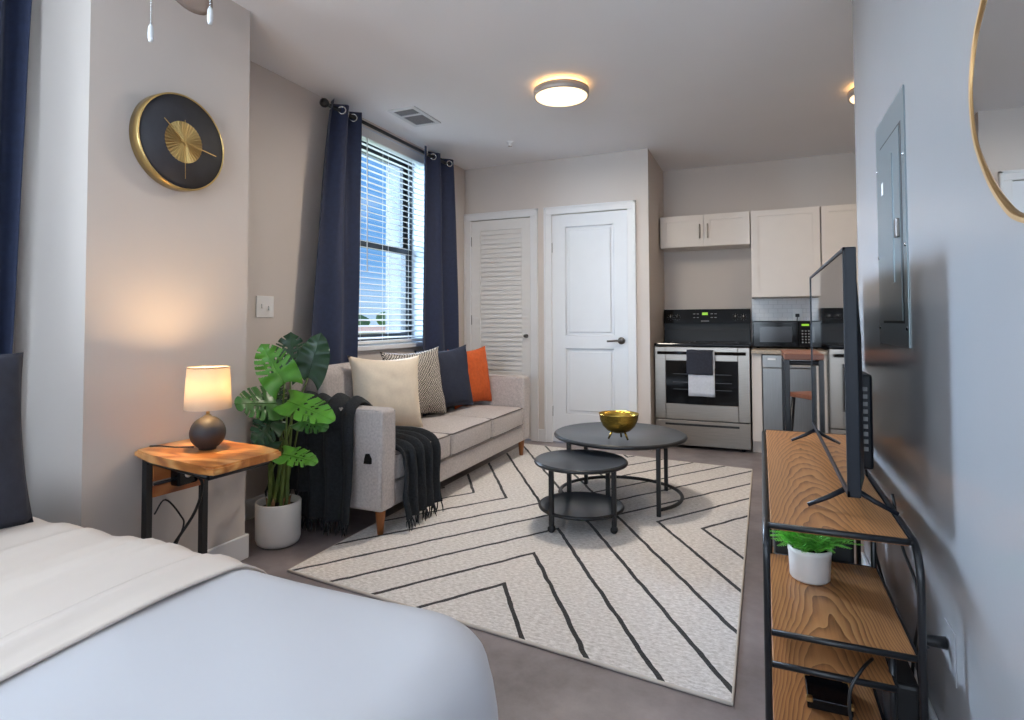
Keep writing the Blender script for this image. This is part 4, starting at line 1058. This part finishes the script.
# small fern in an oval white pot
pl = thing('potted_fern', 'small green fern in a white pot on the television stand', 'plant', (.122, 1.955, .322))
q0 = (.122, 1.955, .322)
build('pot', MB().lathe([(0, .001), (.048, .001), (.054, .008), (.0575, .078), (.059, .081), (.059, .094), (.056, .096), (.053, .094), (.052, .078), (0, .076)], q0, 40), M['ceramic'], pl)
build('soil', MB().lathe([(.052, .08), (0, .085)], q0, 20), M['soil'], pl)
fm = MB(); rnd = random.Random(11)
for k in range(95):
    a = rnd.uniform(0, 2*pi); sp2 = rnd.uniform(.25, 1.0); Lf = rnd.uniform(.07, .135)
    s0 = V_((q0[0]+.03*rnd.random()*cos(a), q0[1]+.03*rnd.random()*sin(a), q0[2]+.085))
    d = V_((cos(a)*sp2, sin(a)*sp2, rnd.uniform(.35, .9))).normalized()
    e2 = s0+d*Lf; e2.z = min(e2.z-.02*sp2, q0[2]+.165); mid = s0.lerp(e2, .55)+V_((0, 0, .012))
    spine = smooth_path([s0, mid, e2], 5); side = d.cross(V_((0, 0, 1))).normalized()
    for i, p in enumerate(spine[1:], 1):
        wl = .021*(1-i/len(spine))+.004
        for sg in (1, -1):
            tp2_ = p+side*sg*wl+(spine[min(i+1, len(spine)-1)]-spine[i-1]).normalized()*wl*.9
            dn = V_((0, 0, -.003))
            v1 = fm.bm.verts.new(p+dn); v2 = fm.bm.verts.new(p.lerp(tp2_, .55)+(tp2_-p).cross(V_((0, 0, 1)))*.25); v3 = fm.bm.verts.new(tp2_); v4 = fm.bm.verts.new(p.lerp(tp2_, .5)-(tp2_-p).cross(V_((0, 0, 1)))*.2)
            fm.bm.faces.new((v1, v2, v3, v4))
    fm.tube(spine, .0009, 4)
fo = build('fronds', fm, M['fern'], pl); fo['kind'] = 'stuff'

# television
tv = thing('television', 'black flat screen television standing on the oak stand', 'television', (.205, 2.25, zt+.003))
ty0, ty1, tz0, tz1, txx = 1.70, 2.81, .638, 1.272, .199
bz_ = MB().box((txx, ty0, tz0), (txx+.026, ty1, tz1), .003)
for a_, b_ in (((ty0, tz0), (ty0+.011, tz1)), ((ty1-.011, tz0), (ty1, tz1)), ((ty0, tz0), (ty1, tz0+.016)), ((ty0, tz1-.010), (ty1, tz1))):
    bz_.box((txx-.0042, a_[0], a_[1]), (txx+.002, b_[0], b_[1]), .001, 1)
build('bezel', bz_, M['tv_plastic'], tv)
build('screen', MB().box((txx-.001, ty0+.010, tz0+.016), (txx+.002, ty1-.010, tz1-.010)), M['tv_screen'], tv)
bk = MB()
for (a_, b_) in (((ty0+.02, tz0+.01), (ty1-.02, tz1-.06)),):
    vs1 = [(txx+.027, a_[0], a_[1]), (txx+.027, b_[0], a_[1]), (txx+.027, b_[0], b_[1]), (txx+.027, a_[0], b_[1])]
    vs2 = [(txx+.058, a_[0]+.16, a_[1]), (txx+.058, b_[0]-.16, a_[1]), (txx+.058, b_[0]-.16, b_[1]-.18), (txx+.058, a_[0]+.16, b_[1]-.18)]
    A_ = [bk.bm.verts.new(v) for v in vs1]; B_ = [bk.bm.verts.new(v) for v in vs2]
    for k in range(4): bk.bm.faces.new((A_[k], A_[(k+1) % 4], B_[(k+1) % 4], B_[k]))
    bk.bm.faces.new(A_); bk.bm.faces.new(B_)
build('back_shell', bk, M['tv_plastic'], tv)
eb = MB().box((txx+.05, 2.0, .645), (txx+.100, 2.52, .925), .008)
ebo = build('electronics_box', eb, M['tv_plastic'], tv)
pt_ = MB()
for k in range(9): pt_.box((txx+.062, 1.997, .70+k*.022), (txx+.086, 2.001, .712+k*.022))
build('ports', pt_, M['panel_mark'], ebo)
for yc in (1.80, 2.72):
    ft = MB()
    ft.tube([(txx+.014, yc, .65), (txx+.012, yc, .635)], .010, 8)
    for sx_ in (-1, 1):
        ft.tube([(txx+.014, yc, .642), (txx+.014+sx_*.052, yc-.012, .612), (txx+.014+sx_*.104, yc-.02, zt+.009)], [.008, .007, .0055], 8)
    build('stand_foot', ft, M['tv_plastic'], tv)

# things on the lower shelves, cables
bxk = thing('gold_cornered_box', 'flat black box with brass corners on the lowest television shelf', 'box', (.15, 1.82, .055))
o1 = build('box_body', MB().box((.098, 1.765, .055), (.206, 1.885, .083), .003), M['black_gloss'], bxk)
for x_, y_ in ((.098, 1.765), (.206, 1.765), (.098, 1.885), (.206, 1.885)):
    build('corner', MB().box((x_-.002 if x_ < .15 else x_-.014, y_-.002 if y_ < 1.8 else y_-.014, .072), (x_+.014 if x_ < .15 else x_+.002, y_+.014 if y_ < 1.8 else y_+.002, .0845), .002, 1), M['gold'], bxk)
def cable(label, pts, r=.0042, name='cable'):
    o = build(name, MB().tube(smooth_path(pts, 7), r, 7), M['cable']); tag(o, label, 'cable', 'cables behind the television stand'); return o
cable('thick black cable looping out in front of the lowest television shelves', [(.235, 1.66, .268), (.205, 1.60, .268), (.178, 1.578, .225), (.178, 1.574, .16), (.20, 1.578, .09), (.225, 1.61, .008)], .004)
cable('black cable hanging down the wall from the television back', [(.30, 2.2, .66), (.318, 2.22, .50), (.322, 2.25, .40), (.335, 2.2, .30), (.345, 2.05, .22), (.35, 1.95, .12), (.345, 1.9, .01)])
cable('black cable bulging past the rear rail of the plant shelf', [(.33, 1.93, .60), (.345, 1.90, .47), (.36, 1.82, .40), (.352, 1.76, .34), (.35, 1.80, .26), (.352, 1.85, .14), (.345, 1.8, .01)])
cable('black cable running from the wall plug to the stand', [(.348, 1.66, .318), (.34, 1.69, .31), (.338, 1.72, .27), (.345, 1.74, .20), (.35, 1.70, .10), (.345, 1.68, .008)], .0035)
cable('black cable coiled on the floor behind the near stand leg', [(.355, 1.70, .015), (.36, 1.62, .10), (.35, 1.56, .13), (.348, 1.50, .10), (.352, 1.46, .03), (.33, 1.40, .008)], .0045)
adp = MB().box((.285, 1.72, .002), (.345, 1.86, .19), .01); tag(build('power_adapter', adp, M['black_matte']), 'black power brick between the stand and the right wall', 'adapter')
wo = thing('wall_outlet', 'white wall outlet with a black plug behind the television stand', 'outlet', (XR, 1.59, .27))
build('plate', MB().box((XR-.003, 1.585, .275), (XR, 1.665, .392), .001, 1), M['satin_wall'], wo)
build('plug', MB().lathe([(0, -.06), (.006, -.06), (.012, -.04), (.014, -.006), (0, -.006)], (XR, 1.64, .345), 14, 'X'), M['black_matte'], wo)

# ------------------------------------------------------------------ right wall: breaker panel, mirror
ep = thing('breaker_panel', 'grey metal electrical breaker panel on the right wall', 'electrical panel', (XR, 2.17, 1.0))
build('cover', MB().box((XR-.004, 1.945, 1.006), (XR, 2.372, 1.754), .001, 1), M['panel_metal'], ep)
build('door_gap', MB().box((XR-.0046, 1.985, 1.075), (XR-.003, 2.30, 1.665)), M['black_matte'], ep)
pdr = build('panel_door', MB().box((XR-.007, 2.003, 1.083), (XR-.004, 2.296, 1.657), .001, 1), M['panel_metal'], ep)
build('door_ridge', MB().box((XR-.010, 2.095, 1.20), (XR-.006, 2.115, 1.60), .001, 1), M['panel_metal'], pdr)
build('latch', MB().box((XR-.016, 2.012, 1.33), (XR-.006, 2.045, 1.385), .002), M['dark_nickel'], pdr)
build('sticker', MB().box((XR-.0078, 2.245, 1.50), (XR-.0068, 2.275, 1.54)), M['plastic_white'], pdr)
for y_, z_ in ((1.958, 1.56), (1.958, 1.06), (1.958, 1.30), (2.36, 1.60), (2.36, 1.30), (2.36, 1.06)):
    build('screw', MB().lathe([(.006, -.004), (.005, -.007), (0, -.008)], (XR, y_, z_), 10, 'X'), M['chrome'], ep)

mi = thing('wall_mirror', 'pebble shaped wall mirror in a thin bronze frame', 'mirror', (XR, 1.08, 1.23))
mp_ = [(1.311, 1.673), (1.359, 1.62), (1.39, 1.535), (1.375, 1.432), (1.312, 1.34), (1.244, 1.278), (1.182, 1.243), (1.10, 1.230), (.95, 1.245), (.82, 1.31), (.74, 1.45), (.76, 1.62), (.86, 1.75), (1.02, 1.80), (1.16, 1.785), (1.25, 1.735)]
mp_ = [(p[0]*.966, 1.085+(p[1]-1.085)*.966) for p in mp_]
ol = smooth_path([(0, p[0], p[1]) for p in mp_+[mp_[0]]], 8)[:-1]
cy_, cz_ = 1.03, 1.48
def scl(p, k, x): 
    d = V_((0, p.y-cy_, p.z-cz_)); return V_((x, p.y, p.z))-d.normalized()*k
fr = MB(); prof = [(XR, 0.0), (XR-.014, 0.0), (XR-.018, .002), (XR-.018, .010), (XR-.015, .0125), (XR-.006, .0135), (XR-.005, .018), (XR, .018)]
rings = [[fr.bm.verts.new(scl(p, k, x_)) for x_, k in prof] for p in ol]
for i in range(len(rings)):
    A_, B_ = rings[i], rings[(i+1) % len(rings)]
    for k in range(len(prof)): fr.bm.faces.new((A_[k], A_[(k+1) % len(prof)], B_[(k+1) % len(prof)], B_[k]))
build('frame', fr, M['bronze'], mi)
gl = MB(); tilt = -.022
A_ = [gl.bm.verts.new(scl(p, .013, XR-.0085+(p.y-cy_)*tilt)) for p in ol]; gl.bm.faces.new(A_)
B_ = [gl.bm.verts.new(scl(p, .013, XR-.0005)) for p in ol]; gl.bm.faces.new(B_)
for k in range(len(A_)): gl.bm.faces.new((A_[k], A_[(k+1) % len(A_)], B_[(k+1) % len(A_)], B_[k]))
build('mirror_glass', gl, M['mirror'], mi)

# ------------------------------------------------------------------ kitchen
ry = 5.18; rx0, rx1 = -.855, -.088
rgk = thing('kitchen_range', 'stainless steel electric range with a black control panel', 'range', (-.47, 5.5, 0))
build('body', MB().box((rx0, ry+.02, .02), (rx1, 5.80, .865), .004), M['black_matte'], rgk)
build('cooktop', MB().box((rx0-.004, ry-.012, .868), (rx1+.004, 5.76, .892), .006), M['black_gloss'], rgk)
M['burner'] = mat('burner_ring', (70, 70, 74), .3)
for x_, y_, r_ in ((-.66, 5.34, .085), (-.28, 5.34, .105), (-.66, 5.60, .105), (-.28, 5.60, .085)):
    build('burner', MB().lathe([(r_-.004, .8922), (r_-.004, .893), (r_, .893), (r_, .8922)], (x_, y_, 0), 40), M['burner'], rgk)
bg = build('backguard', MB().box((rx0+.0, 5.745, .89), (rx1-.0, 5.83, 1.0), .003), M['black_matte'], rgk)
cp = build('control_panel', MB().prism([(5.715, 1.06), (5.83, 1.06), (5.83, 1.192), (5.735, 1.192)], rx0, rx1, 'X'), M['black_gloss'], rgk)
build('control_shadow_gap', MB().box((rx0+.002, 5.755, .998), (rx1-.002, 5.83, 1.062)), M['black_matte'], rgk)
for x_ in (-.79, -.73, -.215, -.145):
    kb = build('burner_knob', MB().lathe([(0, -.028), (.016, -.026), (.019, 0), (.019, .003)], (x_, 5.722, 1.118), 20, 'Y'), M['black_matte'], rgk)
    build('knob_pointer', MB().box((x_-.002, 5.692, 1.118), (x_+.002, 5.697, 1.136)), M['plastic_white'], kb)
build('clock_display', MB().box((-.505, 5.7235, 1.138), (-.455, 5.7265, 1.162)), M['green_led'], rgk)
mk = MB()
for i in range(4):
    for j in range(2):
        if i in (0, 1): mk.box((-.585+i*.032, 5.72, 1.112+j*.034), (-.567+i*.032, 5.7265, 1.118+j*.034))
        else: mk.box((-.43+(i-2)*.034, 5.72, 1.112+j*.034), (-.41+(i-2)*.034, 5.7265, 1.118+j*.034))
for x_ in (-.79, -.73, -.215, -.145):
    for a in range(0, 360, 45):
        mk.box((x_+.027*cos(radians(a))-.002, 5.719, 1.118+.027*sin(radians(a))-.002), (x_+.027*cos(radians(a))+.002, 5.7245, 1.118+.027*sin(radians(a))+.002))
mk.box((-.515, 5.716, 1.079), (-.445, 5.72, 1.086))
build('panel_markings', mk, M['panel_mark'], rgk)
dz0, dz1 = .245, .862
od = MB(); ox0, ox1, wz0, wz1 = -.762, -.180, .378, .745
od.box((rx0, ry-.012, dz0), (ox0, ry+.03, dz1), .004, 1); od.box((ox1, ry-.012, dz0), (rx1, ry+.03, dz1), .004, 1); od.box((ox0, ry-.012, dz0), (ox1, ry+.03, wz0), .003, 1); od.box((ox0, ry-.012, wz1), (ox1, ry+.03, dz1), .003, 1)
odo = build('oven_door', od, M['steel'], rgk)
build('oven_window', MB().box((ox0, ry-.006, wz0), (ox1, ry+.006, wz1)), M['black_gloss'], odo)
rk = MB()
for z_ in (.50, .56, .63): rk.box((ox0+.06, ry-.0085, z_), (ox1-.05, ry-.006, z_+.004))
build('window_rack_lines', rk, M['burner'], odo)
hb_ = MB().tube([(rx0+.03, ry-.052, .812), (rx1-.03, ry-.052, .812)], .013, 12)
for x_ in (rx0+.045, rx1-.045): hb_.tube([(x_, ry-.052, .812), (x_, ry-.008, .812)], .010, 8)
build('oven_handle', hb_, M['black_gloss'], odo)
dro = build('storage_drawer', MB().box((rx0, ry-.008, .028), (rx1, ry+.03, .238), .004), M['steel'], rgk)
build('drawer_recess', MB().box((-.77, ry-.012, .195), (-.175, ry-.004, .212), .002, 1), M['black_matte'], dro)
for x_ in (rx0+.06, rx1-.06): build('foot', MB().lathe([(0, 0), (.016, 0), (.016, .022), (0, .022)], (x_, ry+.06, 0), 12), M['black_matte'], rgk)

def towel(name, label, x0, x1, z0, z1, m_, back, off, seed):
    yh = ry-.052; rr_ = .015+off
    path = [(yh+rr_+.004, z1-.022-back), (yh+rr_, .79), (yh+rr_, .812), (yh+rr_*.7, .812+rr_*.72), (yh, .812+rr_), (yh-rr_*.7, .812+rr_*.72), (yh-rr_, .812), (yh-rr_-.002, .78), (yh-rr_-.003, (z0+z1)/2), (yh-rr_-.002, z0)]
    P = smooth_path([(0, p[0], p[1]) for p in path], 6); n = len(P)-1
    def fn(u, v):
        p = P[min(int(v*n+1e-6), n)]
        amp = .003*max(0, v-.5)
        return V_((x0+(x1-x0)*u+.004*nz(v*4, seed), p.y-amp*(1+sin(u*9+seed)), p.z+.004*nz(u*3, seed)))
    o = build(name, MB().grid(fn, 20, n), m_); o.modifiers.new('thick', 'SOLIDIFY').thickness = .005
    o.modifiers['thick'].offset = 1
    return o
tag(towel('dish_towel', '', -.567, -.357, .455, .83, M['towel_white'], .12, .0, 2.0), 'white dish towel hanging lowest on the oven handle', 'towel', 'towels on the oven handle')
tag(towel('dish_towel', '', -.580, -.370, .635, .83, M['towel_dark'], .08, .009, 5.0), 'charcoal dish towel over the white one on the oven handle', 'towel', 'towels on the oven handle')

def shaker_cab(name, label, x0, x1, yfr, ybk, z0, z1, doors, handles, group=None):
    c = thing(name, label, 'cabinet', ((x0+x1)/2, (yfr+ybk)/2, z0), 0, group)
    build('carcass', MB().box((x0, yfr+.02, z0), (x1, ybk, z1), .002, 1), M['cabinet'], c)
    w = (x1-x0)/doors
    for k in range(doors):
        a, b = x0+k*w+.003, x0+(k+1)*w-.003; s_ = .055
        d = MB(); stile_frame(d, a, b, z0+.004, z1-.004, yfr, yfr+.019, [(z0+s_, z1-s_)], s_)
        d.box((a+s_-.002, yfr+.009, z0+s_-.002), (b-s_+.002, yfr+.018, z1-s_+.002))
        do = build('door', d, M['cabinet'], c)
        hx_ = handles[k]
        if hx_ is not None:
            zc_ = (z0+z1)/2-.01; hh = MB().tube([(hx_, yfr-.026, zc_-.065), (hx_, yfr-.026, zc_+.065)], .006, 10)
            for q in (-.048, .048): hh.tube([(hx_, yfr-.026, zc_+q), (hx_, yfr+.002, zc_+q)], .0045, 8)
            build('bar_handle', hh, M['nickel'], do)
    return c
shaker_cab('wall_cabinet', 'short two door cream wall cabinet above the range', -.852, -.076, 5.52, YK-.005, 1.757, 2.05, 2, (-.498, -.430), 'cream kitchen wall cabinets')
shaker_cab('wall_cabinet', 'tall single door cream wall cabinet above the microwave', -.070, .472, 5.52, YK-.005, 1.287, 2.05, 1, (None,), 'cream kitchen wall cabinets')
shaker_cab('wall_cabinet', 'cream wall cabinet furthest right, beside the right wall edge', .478, 1.02, 5.52, YK-.005, 1.287, 2.05, 1, (None,), 'cream kitchen wall cabinets')
cnt = build('countertop', MB().box((-.078, 5.165, .812), (1.9, YK-.006, .846), .005), M['counter']); tag(cnt, 'beige countertop beside the range', 'countertop')
struct('trim_2', MB().box((-.075, YK-.006, .846), (1.9, YK, 1.287)), M['tile'], label='white tile backsplash')
fl = thing('cabinet_filler', 'narrow cream base cabinet panel between range and dishwasher', 'cabinet', (-.037, 5.5, 0))
build('panel', MB().box((-.075, 5.195, .10), (.0, 5.83, .812), .002, 1), M['cabinet'], fl)
build('toe_kick', MB().box((-.075, 5.25, 0), (.0, 5.83, .10)), M['cabinet'], fl)
dw = thing('dishwasher', 'grey steel dishwasher under the counter', 'dishwasher', (.30, 5.5, 0))
build('cabinet_body', MB().box((.004, 5.22, .10), (.60, 5.81, .808)), M['black_matte'], dw)
build('door_panel', MB().box((.006, 5.19, .115), (.598, 5.222, .70), .004), M['steel_dim'], dw)
dcp = build('control_strip', MB().box((.006, 5.186, .703), (.598, 5.222, .806), .004), M['steel_dim'], dw)
build('brand_plate', MB().box((.045, 5.183, .765), (.105, 5.187, .780)), M['plastic_white'], dcp)
build('pocket_handle', MB().box((.22, 5.182, .715), (.40, 5.187, .735), .002, 1), M['nickel'], dcp)
build('kick_plate', MB().box((.006, 5.26, .0), (.598, 5.30, .11)), M['black_matte'], dw)
bc2 = shaker_cab('base_cabinet', 'cream base cabinet right of the dishwasher', .604, 1.88, 5.20, YK-.01, .10, .811, 2, (1.20, 1.28))
build('toe_kick', MB().box((.604, 5.26, 0), (1.88, 5.8, .10)), M['cabinet'], bc2)
mw = thing('microwave', 'black microwave oven on the kitchen counter', 'microwave', (.165, 5.62, .846))
mx0, mx1, mz0, mz1 = -.066, .395, .856, 1.082
build('case', MB().box((mx0, 5.47, mz0), (mx1, 5.80, mz1), .006), M['black_matte'], mw)
mdo = build('door', MB().box((mx0+.002, 5.452, mz0+.003), (mx1-.105, 5.472, mz1-.003), .005), M['black_gloss'], mw)
M['mw_window'] = mat('microwave_window', (46, 46, 50), .15)
build('window', MB().box((mx0+.055, 5.4505, mz0+.045), (mx1-.155, 5.4535, mz1-.05)), M['mw_window'], mdo)
kpd = build('keypad_panel', MB().box((mx1-.102, 5.454, mz0+.003), (mx1-.002, 5.472, mz1-.003), .004), M['black_gloss'], mw)
build('clock_display', MB().box((mx1-.082, 5.4525, mz1-.043), (mx1-.026, 5.4545, mz1-.027)), M['green_led'], kpd)
kk = MB()
for i in range(3):
    for j in range(5): kk.box((mx1-.082+i*.024, 5.4525, mz0+.04+j*.024), (mx1-.070+i*.024, 5.4545, mz0+.05+j*.024))
build('keys', kk, M['panel_mark'], kpd)
for x_ in (mx0+.04, mx1-.04):
    for y_ in (5.50, 5.77): build('foot', MB().lathe([(0, 0), (.012, 0), (.012, .0105), (0, .0105)], (x_, y_, .846), 10), M['black_matte'], mw)
ko = thing('wall_outlet', 'white kitchen outlet with a black plug above the microwave', 'outlet', (.305, YK-.006, 1.06))
build('plate', MB().box((.265, YK-.013, 1.07), (.345, YK-.0062, 1.19), .003), M['plastic_white'], ko)
build('plug', MB().box((.285, YK-.045, 1.115), (.318, YK-.012, 1.145), .005), M['black_matte'], ko)
tag(build('appliance_cord', MB().tube(smooth_path([(.30, YK-.035, 1.115), (.298, YK-.04, 1.09), (.29, YK-.03, 1.02), (.285, YK-.025, .86)]), .004, 6), M['cable']), 'black microwave cord dropping from the kitchen outlet', 'cord')

# bar table and stool beyond the television
bt = thing('bar_table', 'small bar table with a reddish wood top and black legs', 'bar table', (.32, 3.47, 0))
build('table_top', MB().box((.107, 3.30, .885), (.55, 3.80, .915), .004), M['red_top'], bt)
for x_, y_ in ((.120, 3.32), (.537, 3.32), (.120, 3.78), (.537, 3.78)):
    build('leg', MB().box((x_-.012, y_-.012, 0), (x_+.012, y_+.012, .885), .002, 1), M['black_metal'], bt)
rl = MB()
for p, q in (((.120, 3.32), (.537, 3.32)), ((.120, 3.78), (.537, 3.78)), ((.120, 3.32), (.120, 3.78)), ((.537, 3.32), (.537, 3.78))):
    rl.tube([(p[0], p[1], .868), (q[0], q[1], .868)], .012, 4); 
for p, q in (((.120, 3.32), (.120, 3.78)), ((.537, 3.32), (.537, 3.78))): rl.tube([(p[0], p[1], .2), (q[0], q[1], .2)], .010, 4)
build('apron_rails', rl, M['black_metal'], bt)
st = thing('bar_stool', 'backless bar stool with a reddish wood seat and black legs', 'stool', (.36, 4.12, 0), radians(38))
build('seat', MB().box((-.15, -.15, .60), (.15, .15, .628), .006), M['red_top'], st, world=False)
for a in (-1, 1):
    for b_ in (-1, 1):
        build('leg', MB().tube([(a*.125, b_*.125, .60), (a*.16, b_*.16, 0)], .012, 8), M['black_metal'], st, world=False)
rl = MB(); q = .148
rl.tube([(-q, -q, .2), (q, -q, .2), (q, q, .2), (-q, q, .2)], .009, 6, True); build('foot_rail', rl, M['black_metal'], st, world=False)

# ------------------------------------------------------------------ outside the window
gr = struct('ground', MB().box((-400, -100, -3.4), (-8, 500, -3.0)), M['grass'], label='far lawn seen through the window')
rnd = random.Random(5)
def far_tree(x, y, h, label):
    t = thing('tree', label, 'tree', (x, y, -3.0), 0, 'distant trees beyond the window')
    build('trunk', MB().tube([(x, y, -3), (x, y, -3+h*.5)], .35, 8), M['wood_leg'], t)
    mb = MB()
    for k in range(7):
        b2 = bmesh.new(); bmesh.ops.create_icosphere(b2, subdivisions=2, radius=h*rnd.uniform(.22, .34))
        o_ = V_((x+rnd.uniform(-.3, .3)*h, y+rnd.uniform(-.3, .3)*h, -3+h*rnd.uniform(.5, .78)))
        for v in b2.verts: v.co = v.co*(1+.25*nz(v.co.x, v.co.y, v.co.z+k))+o_
        mb.merge(b2)
    build('crown', mb, M['tree'], t)
TL = ['leftmost distant tree beyond the window', 'second distant tree from the left beyond the window', 'third distant tree from the left beyond the window', 'fourth distant tree from the left beyond the window', 'rightmost distant tree beyond the window']
for k, f in enumerate((-1.02, -.94, -.86, -.78, -.70)):
    yd_ = 112+9*(k % 2); far_tree(f*yd_, yd_, 6.2+1.2*((k*3) % 4)/3, TL[k])
hs = thing('distant_building', 'pale low building with a peach roof seen through the blind', 'building', (-72, 82, -3))
build('walls', MB().box((-80, 80, -3), (-62, 90, -.6)), M['facade'], hs)
build('roof', MB().prism([(-81, -.6), (-61, -.6), (-64, .2), (-78, .2)], 79, 91, 'Y'), M['roof'], hs)
wb = MB()
for k in range(6): wb.box((-79+k*2.8, 79.9, -2.2), (-77.6+k*2.8, 80.02, -1.2))
build('windows', wb, M['vent_dark'], hs)
